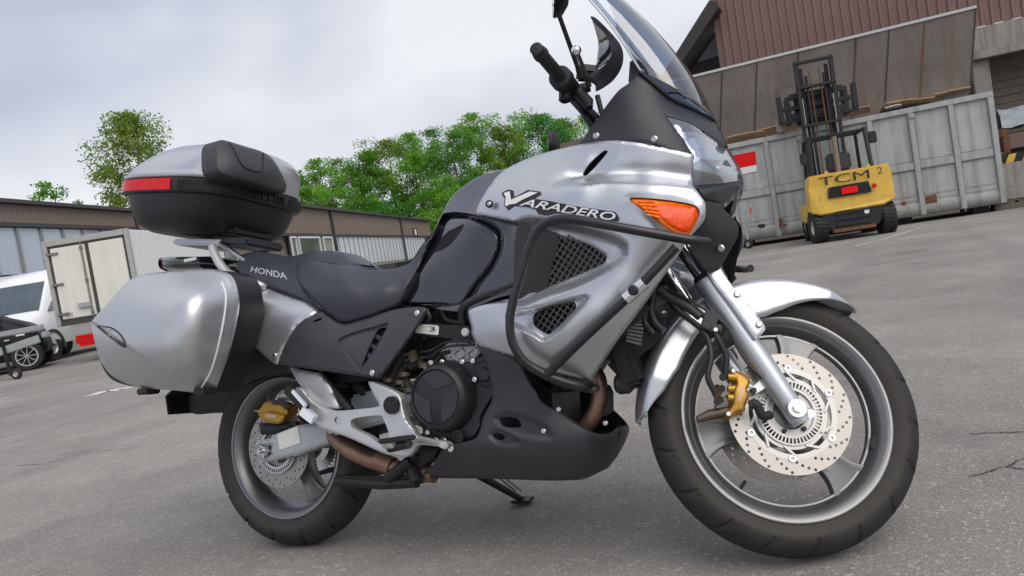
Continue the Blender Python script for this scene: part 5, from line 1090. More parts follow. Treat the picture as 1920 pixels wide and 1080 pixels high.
# ---- seats
ms = Surf([(814, 434, -.095), (792, 459, -.098), (776, 484, -.105), (754, 499, -.112), (714, 505, -.115), (676, 502, -.115), (629, 495, -.110), (589, 488, -.112), (558, 499, -.135), (558, 523, -.165), (570, 547, -.185), (593, 573, -.198), (643, 606, -.190), (683, 597, -.185), (730, 580, -.170), (753, 568, -.155), (785, 505, -.128), (650, 525, -.185), (650, 560, -.205), (600, 520, -.170), (720, 540, -.178), (760, 520, -.145)])
so = panel('rider_seat', [(815, 434), (806, 446), (792, 459), (776, 484), (754, 499), (714, 505), (676, 502), (629, 495), (589, 488), (567, 491), (556, 500), (557, 522), (570, 547), (593, 573), (617, 592), (643, 607), (683, 599), (730, 582), (753, 570), (764, 546), (785, 505), (800, 470)], ms, 'seat_vinyl', bike, sp=4, thick=.03, smooth=60, edge=(7, .012))
rim = [P(x, y, c+.004) for x, y, c in [(558, 497, -.130), (572, 490, -.115), (589, 488, -.110), (629, 495, -.108), (676, 502, -.112), (714, 505.5, -.112), (754, 499, -.108), (776, 484, -.102), (792, 459, -.095), (812, 437, -.092)]]
bow('seat_top', rim, (-.004, .006), 'seat_vinyl', so)
ps = Surf([(447, 490, -.110), (475, 473, -.075), (504, 477, -.075), (533, 481, -.080), (552, 481, -.080), (572, 476, -.075), (591, 472, -.070), (620, 472, -.065), (640, 476, -.065), (664, 499, -.08), (450, 510, -.140), (470, 523, -.155), (503, 540, -.165), (600, 577, -.170), (500, 505, -.145), (560, 520, -.150), (600, 500, -.11)])
po = panel('pillion_seat', [(446, 488), (456, 477), (475, 473), (504, 477), (533, 481), (552, 481), (572, 476), (591, 472), (620, 472), (640, 476), (654, 487), (664, 500), (620, 545), (602, 578), (560, 563), (503, 541), (470, 524), (450, 511), (445, 500)], ps, 'seat_vinyl', bike, sp=4, thick=.03, smooth=60, edge=(6, .010))
bow('seat_top', [P(x, y, c+.004) for x, y, c in [(448, 486, -.10), (457, 477, -.082), (475, 473, -.072), (504, 477, -.072), (533, 481, -.076), (552, 481, -.076), (572, 476, -.072), (591, 472, -.068), (620, 472, -.063), (640, 476, -.062), (662, 497, -.072)]], (0, .006), 'seat_vinyl', po)
lettering('HONDA', zc1([(972, 412), (1332, 488), (1316, 420), (990, 358)]), ps, -.003, 'grey_print', po, bold=.02)

# ---- side cover, tail cowl
sc_out = [(520, 683, 'c'), (533, 650), (550, 621), (570, 601), (601, 584), (617, 593), (643, 608), (683, 599), (730, 583), (765, 577), (790, 576), (799, 585), (770, 631), (749, 661), (717, 703), (700, 709), (617, 697), (550, 688)]
scs = Surf([(520, 683, -.222), (533, 650, -.220), (570, 601, -.205), (601, 584, -.195), (643, 608, -.196), (730, 583, -.190), (790, 577, -.195), (799, 585, -.200), (749, 661, -.232), (700, 709, -.236), (617, 697, -.232), (650, 650, -.236), (580, 640, -.226), (740, 610, -.215)],
    [pocket(zc2([(10, 400), (150, 345), (360, 288), (455, 258), (462, 280), (340, 520), (205, 705), (165, 712), (60, 570), (-30, 450)]), .010, 5)])
vent = zc2([(372, 318), (452, 300), (440, 345), (330, 520), (215, 690), (205, 690), (290, 470)])
co = panel('side_cover', sc_out, scs, 'plastic_grey', bike, holes=[vent, zB([(1315, 365), (1355, 350), (1360, 358), (1320, 374)])], sp=4, thick=.006, edge=(5, .008))
panel('vent_backing', zc2([(340, 290), (470, 280), (460, 350), (220, 710), (180, 700), (270, 450)]), scs, 'deep_black', co, off=.02, sp=10, mirror=False)
for a, c in (((350, 380), (420, 420)), ((305, 470), (360, 520)), ((262, 560), (305, 600))):
    MB().bar(scs.pos(*[np.array([v]) for v in zc2([a])[0]], .010)[0], scs.pos(*[np.array([v]) for v in zc2([c])[0]], .010)[0], .012, .006, up=(0, 1, 0)).build('vent_slat', 'plastic_grey', co, 0, .001)
for q in ((782, 588), (698, 700)): screw(scs.pos(np.array([q[0]]), np.array([q[1]]), -.003)[0], .009, co)
tcs = Surf([(425, 512, -.140), (470, 524, -.148), (505, 539, -.152), (601, 581, -.172), (440, 545, -.180), (480, 556, -.196), (560, 590, -.205), (590, 590, -.195), (440, 600, -.200), (470, 640, -.212), (512, 678, -.220), (521, 683, -.222), (533, 650, -.222), (550, 620, -.218), (570, 600, -.206), (500, 610, -.218)])
tc_ = panel('tail_cowl', [(424, 512), (470, 523), (505, 538), (555, 559), (602, 580, 'c'), (596, 588), (570, 601), (550, 621), (533, 650), (520, 684, 'c'), (510, 679), (468, 641), (438, 605), (428, 560)], tcs, 'silver', bike, sp=4, thick=.006, edge=(4, .005))
screw(tcs.pos(np.array([515.]), np.array([667.]), -.003)[0], .0085, tc_)
# under-tail and inner fender, black
uf = Surf([(400, 700, -.09), (480, 600, -.14), (560, 640, -.16), (640, 700, -.15), (420, 770, -.05), (360, 775, -.05)])
panel('inner_fender', [(395, 640), (480, 590), (545, 620), (560, 690), (545, 700), (500, 705), (462, 722), (440, 740), (420, 768), (362, 776), (357, 741), (395, 735)], uf, 'black', bike, sp=8, thick=.02, edge=(5, .004))
MB().box((-.05, 0, .72), (.62, .26, .22)).build('tail_box', 'deep_black', bike, 0, .03)
MB().box((.42, 0, .62), (.36, .30, .22)).build('battery_box', 'deep_black', bike, 0, .03)
p0 = P(362, 775, 0.); p1 = P(357, 741, 0.)
MB().add([p0+Vector((0, -.11, 0)), p0+Vector((0, .11, 0)), p1+Vector((.0, .11, .0)), p1+Vector((0, -.11, 0)), Vector((-.12, -.11, .74)), Vector((-.12, .11, .74))], [(0, 1, 2, 3), (3, 2, 5, 4)]).build('number_plate_hanger', 'black', bike, 0).modifiers.new('t', 'SOLIDIFY').thickness = .006

# ---- rack, grab rails, tail light
tube_px('grab_rail', [q+(y,) for q, y in zip(zc1([(610, 175), (640, 260), (690, 350), (760, 425), (850, 465), (960, 505), (1060, 540), (1125, 562)]), (-.16, -.172, -.182, -.188, -.190, -.186, -.176, -.160))], [.0145]*28+[.014, .0135, .013, .0125, .012, .011, .010, .008], 'cast_silver', bike, mirror=True, n=12)
rp = P(*zc1([(440, 160)])[0], -.10); MB().box((-.335, 0, 1.052), (.24, .20, .022), Matrix.Rotation(.165, 3, 'Y')).build('luggage_rack', 'cast_silver', bike, 0, .006)
MB().box((-.19, 0, 1.035), (.18, .18, .03), Matrix.Rotation(.165, 3, 'Y')).build('rack_plate', 'plastic_dark', bike, 0, .008)
for s in (-1, 1): MB().tube([(-.22, s*.09, 1.03), (-.16, s*.10, .99), (-.10, s*.10, .95)], .010, 8).build('rack_stay', 'steel', bike)
b = MB(); prof = [(0, -.50), (.012, -.505), (.026, -.495), (.030, -.44), (.030, -.36), (.024, -.30), (0, -.295)]
vs = []; K = 20
for r, x in [(.4, -.512), (.85, -.508), (1, -.49), (1.02, -.40), (.95, -.30), (.5, -.29)]:
    for k in range(K):
        a = 2*math.pi*k/K; ca, sa = math.cos(a), math.sin(a)
        vs.append((x, math.copysign(abs(ca)**.5, ca)*.125*r, .985-(x+.40)*.12+math.copysign(abs(sa)**.6, sa)*.028*r))
fs = [(i*K+k, i*K+(k+1) % K, (i+1)*K+(k+1) % K, (i+1)*K+k) for i in range(5) for k in range(K)]+[tuple(range(K))[::-1], tuple(5*K+k for k in range(K))]
tl = MB().add(vs, fs).build('tail_light', 'smoke_lens', bike, 50)
vs2 = [(v[0]-.006, v[1]*1.01, .985-(v[0]+.40)*.12+(v[2]-(.985-(v[0]+.40)*.12))*1.02) for v in vs[:3*K]]
MB().add(vs2, [f for f in fs[:2*K]]+[tuple(range(K))[::-1]]).build('red_lens', 'red_lens', tl, 50)
for y0, dz in ((-.126, .008), ): MB().box((-.335, y0, .985), (.06, .006, .012)).build('reflector_strip', 'white_print', tl, 0, .002)

# ---- top case
TC = dict(cx=-.342, z=1.256, a=.262, b=.262, tilt=.165)
def tc_ring(dz, sa, sb, dx=0., n=3.4, N=72, hump=0.):
    o = []
    for k in range(N):
        t = 2*math.pi*k/N; c, s = math.cos(t), math.sin(t)
        x = TC['a']*sa*math.copysign(abs(c)**(2/n), c)+dx; y = TC['b']*sb*math.copysign(abs(s)**(2/n), s)
        o.append((TC['cx']+x+TC['tilt']*dz, y, TC['z']-TC['tilt']*x+dz))
    return o
def loft(rings, cap0=True, cap1=True):
    n = len(rings[0]); vs = [v for r in rings for v in r]; fs = [(i*n+k, i*n+(k+1) % n, (i+1)*n+(k+1) % n, (i+1)*n+k) for i in range(len(rings)-1) for k in range(n)]
    if cap0: fs.append(tuple(range(n))[::-1])
    if cap1: fs.append(tuple((len(rings)-1)*n+k for k in range(n)))
    return MB().add(vs, fs)
case = loft([tc_ring(-.172, .40, .42), tc_ring(-.168, .66, .68), tc_ring(-.150, .78, .80), tc_ring(-.115, .86, .88), tc_ring(-.075, .915, .925), tc_ring(-.052, .935, .945), tc_ring(-.050, .99, .99), tc_ring(-.046, 1., 1.), tc_ring(-.006, 1.0, 1.0), tc_ring(-.002, .985, .985)]).build('top_case', 'case_black', bike, 45)
loft([tc_ring(-.001, .985, .985), tc_ring(.004, 1.004, 1.004), tc_ring(.012, 1.004, 1.004), tc_ring(.015, .972, .98), tc_ring(.030, .945, .965, .010), tc_ring(.055, .88, .925, .030, 3.8), tc_ring(.083, .79, .865, .055, 3.8), tc_ring(.105, .70, .80, .074, 3.6), tc_ring(.122, .59, .71, .092, 3.4), tc_ring(.134, .46, .58, .104, 3.2), tc_ring(.141, .32, .42, .110, 3), tc_ring(.144, .15, .2, .112, 2.6)]).build('case_lid', 'silver', case, 60)
# ribs of the band round the shell
rb = [tc_ring(-.043, 1.003, 1.003, N=240), tc_ring(-.010, 1.003, 1.003, N=240)]
b = MB()
for k in range(240):
    if 30 < k < 189 or 213 <= k <= 219 or 6 <= k <= 9: continue
    p0, p1 = Vector(rb[0][k]), Vector(rb[1][k]); b.bar(p0, p1, .0028, .006, up=(p0-Vector((TC['cx'], 0, p0.z))))
b.build('rib_band', 'case_black', case, 0)['kind'] = 'stuff'
# red reflector wrapped round the rear corner and back
ring0, ring1 = tc_ring(-.044, 1.012, 1.012, N=144), tc_ring(-.006, 1.012, 1.012, N=144); ri0, ri1 = tc_ring(-.044, .99, .99, N=144), tc_ring(-.006, .99, .99, N=144)
ks = list(range(54, 112)); vs = []
for k in ks: vs += [ring0[k % 144], ring1[k % 144], ri1[k % 144], ri0[k % 144]]
fs = [(i*4+j, i*4+(j+1) % 4, i*4+4+(j+1) % 4, i*4+4+j) for i in range(len(ks)-1) for j in range(4)]+[(0, 1, 2, 3), tuple((len(ks)-1)*4+j for j in (3, 2, 1, 0))]
MB().add(vs, fs).build('case_reflector', 'red_lens', case, 50)
# backrest pad on the front of the lid, faces forward
pad = Surf([(q[0], q[1], q[2]+.012) for q in zA([(1205, 300, -.085), (1240, 250, -.085), (1350, 270, -.070), (1480, 318, -.066), (1560, 390, -.060), (1610, 510, -.055), (1590, 545, -.048), (1440, 500, -.035), (1280, 462, -.045), (1215, 425, -.06), (1380, 400, -.022), (1480, 440, -.022), (1300, 340, -.040)])], axis=0, lam=2e-3)
pdo = panel('backrest_pad', zA([(1202, 300), (1215, 262), (1245, 249), (1285, 256), (1380, 285), (1482, 318), (1540, 362), (1585, 440), (1610, 500), (1608, 530), (1588, 545), (1440, 507), (1285, 468), (1225, 440), (1205, 400)]), pad, 'pad_vinyl', case, sp=4, thick=.055, edge=(8, .014), mirror=False, smooth=60)
b = MB(); q = spl(zA([(1288, 262), (1320, 310), (1350, 370), (1380, 405), (1430, 425), (1470, 428), (1478, 400), (1483, 322)]), 5, False); X = pad.pos(np.array([t[0] for t in q]), np.array([t[1] for t in q]), .0015)
b.tube([Vector(v) for v in X], .0022, 6).build('pad_seam', 'deep_black', case)
for q in zA([(1222, 590), (1622, 665)]):
    c = at(q[0], q[1], TC['cx']+TC['a']*.9 if q[0] > 500 else -.12, 0); 
b = MB(); b.box((-.30, 0, 1.088), (.30, .20, .03), Matrix.Rotation(.165, 3, 'Y')); b.build('case_base', 'black', case, 0, .01)

# ---- panniers
lid_out = [(300, 511), (360, 505), (405, 506), (430, 516), (442, 540), (446, 575), (437, 625), (424, 672), (408, 715), (398, 735), (380, 738), (330, 733), (260, 727), (215, 715), (194, 692), (180, 650), (172, 612), (176, 598), (205, 566), (238, 530), (262, 517)]
crease = [(172, 600), (235, 650), (300, 693), (335, 716), (330, 760), (150, 760), (140, 620)]
pl_ctrl = [(300, 511, -.400), (360, 505, -.375), (405, 506, -.365), (430, 516, -.362), (442, 540, -.360), (446, 575, -.360), (424, 672, -.360), (398, 735, -.360), (330, 733, -.400), (260, 727, -.420), (215, 715, -.435), (194, 692, -.440), (180, 650, -.450), (172, 612, -.455), (205, 566, -.450), (238, 530, -.430),
    (290, 560, -.500), (340, 545, -.500), (372, 545, -.486), (398, 545, -.436), (250, 600, -.498), (320, 620, -.515), (365, 620, -.502), (395, 620, -.450), (270, 680, -.500), (320, 690, -.505), (350, 690, -.490), (378, 690, -.440), (420, 600, -.395), (405, 680, -.395), (215, 640, -.485), (240, 690, -.470)]
plid = Surf(pl_ctrl, lam=1.6e-2, mods=[lambda X, Y: (lambda q: (.010*sstep(q/4.)+.026*np.clip(q/70., 0, 1))*sstep((352-X)/24.))(-(X-172)*.575+(Y-600)*.818)])
plid.mods[0].lines = [[(172+.818*t-.575*-d_, 600+.575*t+.818*d_) for t in range(0, 200, 4)]+[(172+.818*200, 600+.575*200+d_)] for d_ in (0., 2., 4.)]
pn = panel('pannier', [(a, b) for a, b in lid_out], Surf([(a, b, c) for a, b, c in pl_ctrl[:16]]), 'case_black', bike, sp=8, off=.03, back=-.225, mirror=True, smooth=40)
pn.data  # inner shell
pll = panel('pannier_lid', lid_out, plid, 'silver_scuffed', pn, sp=4, thick=.006, edge=(4, .006), mirror=False, smooth=50)
twin = bpy.data.objects[pn['twin']]
me2 = pll.data.copy(); co_ = np.empty(len(me2.vertices)*3); me2.vertices.foreach_get('co', co_); co_[1::3] *= -1; me2.vertices.foreach_set('co', co_); me2.flip_normals()
lo2 = bpy.data.objects.new('pannier_lid', me2); COL.objects.link(lo2); lo2.parent = twin
q = spl([(416, 530), (424, 560), (416, 620), (398, 690), (378, 728)], 6, False); X = plid.pos(np.array([t[0] for t in q]), np.array([t[1] for t in q]), -.001)
MB().tube([Vector(v) for v in X], .0028, 6).build('trim_strip', 'white_print', pn)
emb = zB([(93, 397), (130, 395), (180, 405), (230, 445), (258, 500), (255, 518), (225, 505), (160, 455)])
outline_decal([spl(emb, 5)], 'black_print', -.002, 'emblem', pn, plid); 
outline_decal([spl(zB([(100, 402), (135, 402), (180, 412), (150, 425), (125, 415)]), 5)], 'grey_print', -.003, 'emblem_flash', pn, plid)
lettering('Varadero', zB([(148, 440), (236, 492), (238, 462), (152, 412)]), plid, -.003, 'white_print', pn, shear=.3)
lettering('1000 V', zB([(180, 470), (250, 512), (252, 494), (184, 455)]), plid, -.003, 'grey_print', pn, shear=.3)
for px_ in (268, 375): q = P(px_, 727, -.40); MB().box(q+Vector((0, .02, -.012)), (.05, .05, .02)).build('pannier_foot', 'black', pn, 0, .004)
b = MB()
# long scratches on the lid: fine pale grooves
for k in range(46):
    x = 268+rng.random()*75; y = 585+rng.random()*105; l = 4+rng.random()*14; a = R(82+rng.normal()*9)
    if y+l > 596+(x-172)*.70: continue
    t = np.linspace(0, 1, 4); X = x+np.cos(a)*l*t; Y = y+np.sin(a)*l*t; b.tube([Vector(v) for v in plid.pos(X, Y, -.0002)], .0003, 3)
b.build('scratches', 'sticker', pn, 0)['kind'] = 'stuff'

# ---- swingarm, rear brake, chain
def plate(name, px, y0, y1, m, parent, bevel=.004, sm=0, mirror=False, n=1, holes=None, edge=None):
    """cast plate: outline in the photo on plane y0, thickness to y1"""
    s = Surf([(px[0][0], px[0][1], y0), (px[1][0]+50, px[1][1], y0), (px[2][0], px[2][1]+60, y0), (px[0][0]-77, px[0][1]-55, y0)])
    return panel(name, px, s, m, parent, sp=5, back=y1, mirror=mirror, holes=holes or [], n=max(n, 1), edge=edge or (5, .006), smooth=40)
sa = plate('swingarm', zC([(270, 510, 'c'), (350, 490), (372, 470), (480, 428), (580, 414), (625, 430), (668, 470), (672, 508), (480, 580), (375, 603), (290, 622, 'c'), (282, 600), (345, 585), (350, 530), (272, 530)]), -.150, -.105, 'swingarm_grey', bike, edge=(7, .010))
MB().bar((.02, .125, .318), (.52, .10, .40), .06, .04).build('swingarm_beam', 'swingarm_grey', bike, 0, .008)
MB().bar((.26, -.125, .37), (.56, -.10, .42), .07, .04).build('swingarm_beam', 'swingarm_grey', bike, 0, .008)
outline_decal([zC([(376, 472), (480, 432), (496, 515), (390, 552)])], 'sticker', -.002, 'sticker', sa, Surf([(500, 800, -.150), (600, 800, -.150), (550, 900, -.150), (520, 700, -.15)]))
q = P(*zC([(315, 555)])[0], -.152); b = MB(); b.cyl(q+Vector((0, .02, 0)), q+Vector((0, -.012, 0)), .017, .016, 6); b.cyl(q+Vector((0, -.01, 0)), q+Vector((0, -.028, 0)), .009, .008, 14); b.build('axle_nut', 'steel', bike, 30)
b = MB(); b.cyl(q+Vector((-.03, .004, -.004)), q+Vector((.0, .004, 0)), .006, n=8); b.build('chain_adjuster', 'steel', bike)
rcal = Surf([(480, 760, -.125), (560, 760, -.125), (520, 800, -.125), (500, 700, -.125)])
rc_ = panel('rear_caliper', zd4([(218, 320), (250, 318), (285, 275), (330, 270), (395, 300), (405, 340), (385, 350), (375, 385), (340, 395), (262, 365), (245, 335)]), rcal, 'gold', bike, sp=3, thick=.05, edge=(3, .004), mirror=False)
panel('caliper_body', zd4([(250, 340), (290, 325), (360, 335), (385, 352), (374, 385), (345, 394), (272, 372)]), rcal, 'gold', rc_, sp=3, thick=.01, off=-.010, edge=(3, .005), mirror=False)
lettering('NISSIN', zd4([(283, 358), (340, 366), (345, 348), (288, 340)]), rcal, -.0125, 'white_print', rc_, shear=.2)
b = MB()
for q in zd4([(335, 275), (365, 268), (385, 280), (400, 300)]): b.cyl(P(*q, -.135), P(*q, -.10), .010, .008, 10)
b.build('hose_union', 'black', bike, 30)
plate('caliper_bracket', zd4([(250, 390), (330, 395), (400, 395), (440, 380), (460, 400), (330, 455), (260, 455)]), -.115, -.095, 'black', bike)
plate('brake_bracket', zd4([(345, 240), (380, 205), (430, 195), (450, 210), (420, 270), (350, 260)]), -.115, -.10, 'cast_silver', bike)
b = MB(); pc = [(.0, .09, .425), (.25, .088, .455), (.55, .085, .44), (.55, .085, .36), (.25, .088, .26), (0, .09, .217)]
b.tube([Vector(v) for v in pc], .009, 6); b.build('chain', 'black', bike)
tube_px('brake_hose', [q+(y,) for q, y in zip(zC([(330, 300), (350, 250), (430, 235), (520, 210), (620, 160)]), (-.13, -.12, -.11, -.11, -.12))], .005, 'cable', bike)
MB().bar((.02, .0, .56), (.30, .0, .50), .17, .02).build('rear_hugger', 'black', bike, 0, .006)

# ---- foot-rest hangers, pegs, frame
hs = Surf([(560, 700, -.195), (800, 700, -.235), (800, 860, -.235), (600, 800, -.205), (690, 760, -.215)])
hg = panel('footrest_hanger', zC([(840, 215), (848, 206), (870, 208), (970, 255), (1000, 285), (1012, 340), (1030, 400), (1065, 445), (1100, 490), (1220, 508), (1248, 525), (1235, 540), (1100, 526), (1065, 560), (1030, 588), (960, 580), (900, 562), (740, 490), (600, 440), (560, 400), (505, 320), (470, 250), (500, 240), (560, 308), (640, 350), (700, 352), (800, 344), (872, 335), (893, 322), (870, 280)]), hs, 'cast_silver', bike,
    holes=[zC([(752, 402), (800, 385), (895, 376), (915, 395), (945, 475), (930, 500), (900, 520), (840, 480), (760, 440)]), zC([(665, 400), (675, 385), (700, 385), (708, 402), (695, 420), (672, 416)])], sp=2.6, thick=.022, edge=(4, .004))
q = P(*zC([(955, 325)])[0], -.232); b = MB(); b.cyl(q+Vector((0, .03, 0)), q+Vector((0, -.004, 0)), .026, .0245, 28); b.build('pivot_cap', 'black', hg, 30)
b = MB()
for k in range(6): a = R(60*k); b.cyl(q+Vector((math.cos(a)*.017, -.002, math.sin(a)*.017)), q+Vector((math.cos(a)*.017, -.006, math.sin(a)*.017)), .002, n=8)
b.build('pivot_bolts', 'deep_black', hg)
q = P(*zc7([(160, 415)])[0], -.208); b = MB(); b.cyl(q+Vector((0, .02, 0)), q+Vector((0, .006, 0)), .012, n=16); b.build('hanger_bolt', 'steel', hg)
b = MB(); a = P(*zc7([(590, 650)])[0], -.24); c = P(*zc7([(600, 640)])[0], -.30); pe = P(*zc7([(790, 590)])[0], -.34)
b.bar(P(*zc7([(575, 640)])[0], -.245), P(*zc7([(650, 630)])[0], -.30), .022, .018); b.build('peg_hinge', 'cast_silver', bike, 0, .004)
b = MB(); b.bar(P(*zc7([(575, 600)])[0], -.255), P(*zc7([(785, 570)])[0], -.335), .045, .014, up=(0, 0, 1)); b.build('foot_peg', 'rubber', bike, 0, .004); b = MB(); b.tube([P(*zc7([(620, 660)])[0], -.255), P(*zc7([(785, 625)])[0], -.33)], [.013, .011], 12); b.build('peg_core', 'black', bike)
b = MB(); b.bar(P(*zC([(425, 240)])[0], -.225), P(*zC([(530, 350)])[0], -.225), .030, .022, up=(0, 1, 0)); pk = b.build('pillion_peg', 'rubber', bike, 0, .006)
b = MB(); b.bar(P(*zC([(455, 250)])[0], -.238), P(*zC([(525, 330)])[0], -.238), .014, .010, up=(0, 1, 0)); b.bar(P(*zC([(505, 350)])[0], -.230), P(*zC([(570, 400)])[0], -.225), .03, .02, up=(0, 1, 0)); b.build('peg_hinge', 'chrome', pk, 0, .003)
b = MB(); b.bar(P(*zC([(1090, 495)])[0], -.235), P(*zC([(1235, 525)])[0], -.255), .016, .016); b.bar(P(*zC([(1210, 520)])[0], -.27), P(*zC([(1252, 530)])[0], -.27), .03, .018); b.build('brake_pedal', 'cast_silver', bike, 0, .004)
screw(P(*zC([(1257, 547)])[0], -.235), .009, bike, name='pedal_bolt')
# silver frame spar and dark tubes behind the hanger
plate('frame_spar', zC([(438, 132), (600, 165), (652, 240), (692, 342), (625, 346), (560, 305), (480, 205)]), -.178, -.15, 'cast_silver', bike, mirror=True)
tube_px('frame_tube', [q+(-.16,) for q in zC([(600, 150), (660, 240), (750, 350)])], .013, 'black', bike, mirror=True)
tube_px('shock', [q+(-.05,) for q in zC([(770, 180), (830, 260), (860, 330)])], .028, 'black', bike)
MB().bar((.30, -.06, .42), (.62, -.06, .46), .05, .10).build('linkage', 'swingarm_grey', bike, 0, .01)
sF = Surf([(700, 600, -.17), (900, 600, -.17), (800, 800, -.16), (750, 650, -.17)])
panel('frame_rail', zc2([(700, 330), (830, 250), (1040, 265), (1240, 275), (1300, 300), (1300, 420), (1060, 400), (740, 370)]), sF, 'black', bike, sp=8, thick=.04)
outline_decal([zc2([(760, 285), (830, 262), (975, 275), (990, 290), (985, 365), (970, 372), (760, 350), (745, 330)])], 'sticker', -.003, 'sticker', bike, sF)
lettering('3', zc2([(890, 335), (950, 332), (948, 285), (888, 285)]), sF, -.0045, 'black_print', bike)
screw(P(*zc2([(1257, 343)])[0], -.175), .012, bike, m='sticker', name='frame_bolt')

# ---- engine
MB().box((.78, 0, .42), (.42, .26, .26)).build('engine_block', 'engine_black', bike, 0, .03)
MB().box((.72, 0, .62), (.30, .22, .22), Matrix.Rotation(R(-28), 3, 'Y')).build('rear_cylinder', 'engine_black', bike, 0, .02)
MB().box((.98, 0, .58), (.26, .24, .20), Matrix.Rotation(R(40), 3, 'Y')).build('front_cylinder', 'engine_black', bike, 0, .02)
MB().box((.72, 0, .78), (.50, .24, .16)).build('air_box', 'deep_black', bike, 0, .03)
hd = Surf([(800, 640, -.150), (920, 640, -.150), (860, 700, -.150), (900, 600, -.15)])
cy = panel('cylinder_head', zc2([(1010, 540), (1110, 430), (1220, 400), (1420, 470), (1400, 560), (1300, 640), (1120, 650), (1050, 600)]), hd, 'engine_grey', bike, sp=5, thick=.05, edge=(4, .004), mirror=False)
b = MB()
for a, c in (((1060, 500), (1200, 640)), ((1130, 430), (1300, 600)), ((1230, 410), (1390, 540)), ((1200, 610), (1390, 470)), ((1090, 590), (1300, 430))):
    b.bar(P(*zc2([a])[0], -.152), P(*zc2([c])[0], -.152), .006, .010, up=(0, 1, 0))
b.build('cooling_ribs', 'engine_grey', cy, 0, .001)
cv = Surf([(780, 740, -.190), (930, 740, -.185), (850, 830, -.19), (850, 660, -.18), (900, 700, -.185)])
ec = panel('clutch_case', zD([(190, 530), (230, 420), (330, 350), (450, 330), (500, 315), (560, 290), (610, 330), (625, 470), (600, 520), (560, 580), (545, 660), (500, 715), (330, 715), (250, 660)]), cv, 'engine_black', bike, sp=5, thick=.06, edge=(8, .012), mirror=False)
c0 = P(*zD([(330, 500)])[0], -.225)
b = MB(); b.lathe([(.0, -.012), (.072, -.012), (.082, -.008), (.088, .0), (.092, .014), (.098, .03), (.100, .06)], c0, n=56); cc = b.build('clutch_cover', 'engine_black', bike, 40)
b = MB(); b.lathe([(.076, -.0165), (.082, -.0125), (.080, -.010), (.074, -.013)], c0, n=56, closed=True)
b.build('cover_ring', 'engine_black', cc, 35)
for a0 in (30, 160, 280):
    b = MB(); poly = []
    for k in range(9): a = R(a0+96*k/8); poly.append((c0.x+math.cos(a)*.070, c0.z+math.sin(a)*.070))
    am = R(a0+48); poly += [(c0.x+math.cos(am+.45)*.030, c0.z+math.sin(am+.45)*.030), (c0.x+math.cos(am)*.020, c0.z+math.sin(am)*.020), (c0.x+math.cos(am-.45)*.030, c0.z+math.sin(am-.45)*.030)]
    b.prism(poly, c0.y-.0155, c0.y-.008); b.build('cover_inlay', 'plastic_dark', cc, 0, .0015)
for q in zD([(348, 322), (450, 322), (503, 318), (512, 412), (275, 680), (318, 718), (358, 718), (400, 760), (398, 596)]): screw(P(*q, -.197), .0075, ec, name='case_bolt')
q = P(*zD([(432, 697)])[0], -.197); b = MB(); b.lathe([(.0, -.002), (.010, -.002), (.010, -.006), (.017, -.006), (.018, .02)], q, n=24); b.build('filler_cap', 'engine_black', ec, 30)
q = P(*zD([(570, 385)])[0], -.185); b = MB(); b.lathe([(0, -.012), (.016, -.012), (.020, -.005), (.034, -.003), (.040, .006), (.040, .03)], q, n=28); b.build('water_pump', 'engine_black', bike, 30)
for pts in ([(640, 560), (560, 700), (500, 830)], [(700, 640), (600, 750), (570, 860), (480, 900)], [(640, 770), (680, 900), (700, 960)], [(700, 700), (790, 640), (830, 690)]):
    tube_px('coolant_hose', [q+(-.16,) for q in zc2(pts)], .012, 'rubber', bike)
for dy, pts in ((0, [(800, 548), (930, 520), (1050, 450), (1270, 430), (1350, 440)]), (0, [(800, 600), (900, 590), (1000, 520), (1130, 480), (1350, 470)])):
    tube_px('cable', [q+(-.175,) for q in zc2(pts)], .0035, 'cable', bike)
b = MB(); q = P(*zc2([(730, 590)])[0], -.175); b.box(q, (.022, .02, .034), Matrix.Rotation(R(-20), 3, 'Y'))
for k in (-1, 1):
    b.cyl(q+Vector((-.03, -.004, .008*k)), q+Vector((-.01, -.004, .008*k)), .004, n=8)
b.build('cable_joint', 'brass_dull', bike, 0, .003)

for pts, r_, y_ in (([(600, 590), (690, 570), (700, 545)], .006, -.165), ([(560, 640), (640, 690), (760, 700), (830, 640)], .007, -.15), ([(880, 690), (960, 640), (1020, 560), (1100, 540)], .005, -.16), ([(450, 860), (540, 900), (650, 930), (720, 940)], .009, -.17), ([(860, 120), (900, 200), (860, 300), (840, 420)], .010, -.14), ([(1030, 120), (1060, 200), (1150, 240), (1240, 240)], .010, -.15)):
    tube_px('wiring', [q+(y_,) for q in zc2(pts)], r_, 'cable', bike)
for px_ in zc2([(480, 830), (690, 930), (600, 850), (840, 680), (640, 770)]):
    q_ = P(*px_, -.172); MB().lathe([(.012, -.006), (.0165, -.006), (.0165, .006), (.012, .006)], q_, n=20, closed=True, axis='Z').build('hose_clip', 'brass_dull', bike)
for px_ in zc2([(850, 690), (905, 655)]): screw(P(*px_, -.165), .008, bike, m='sticker', name='union_bolt')

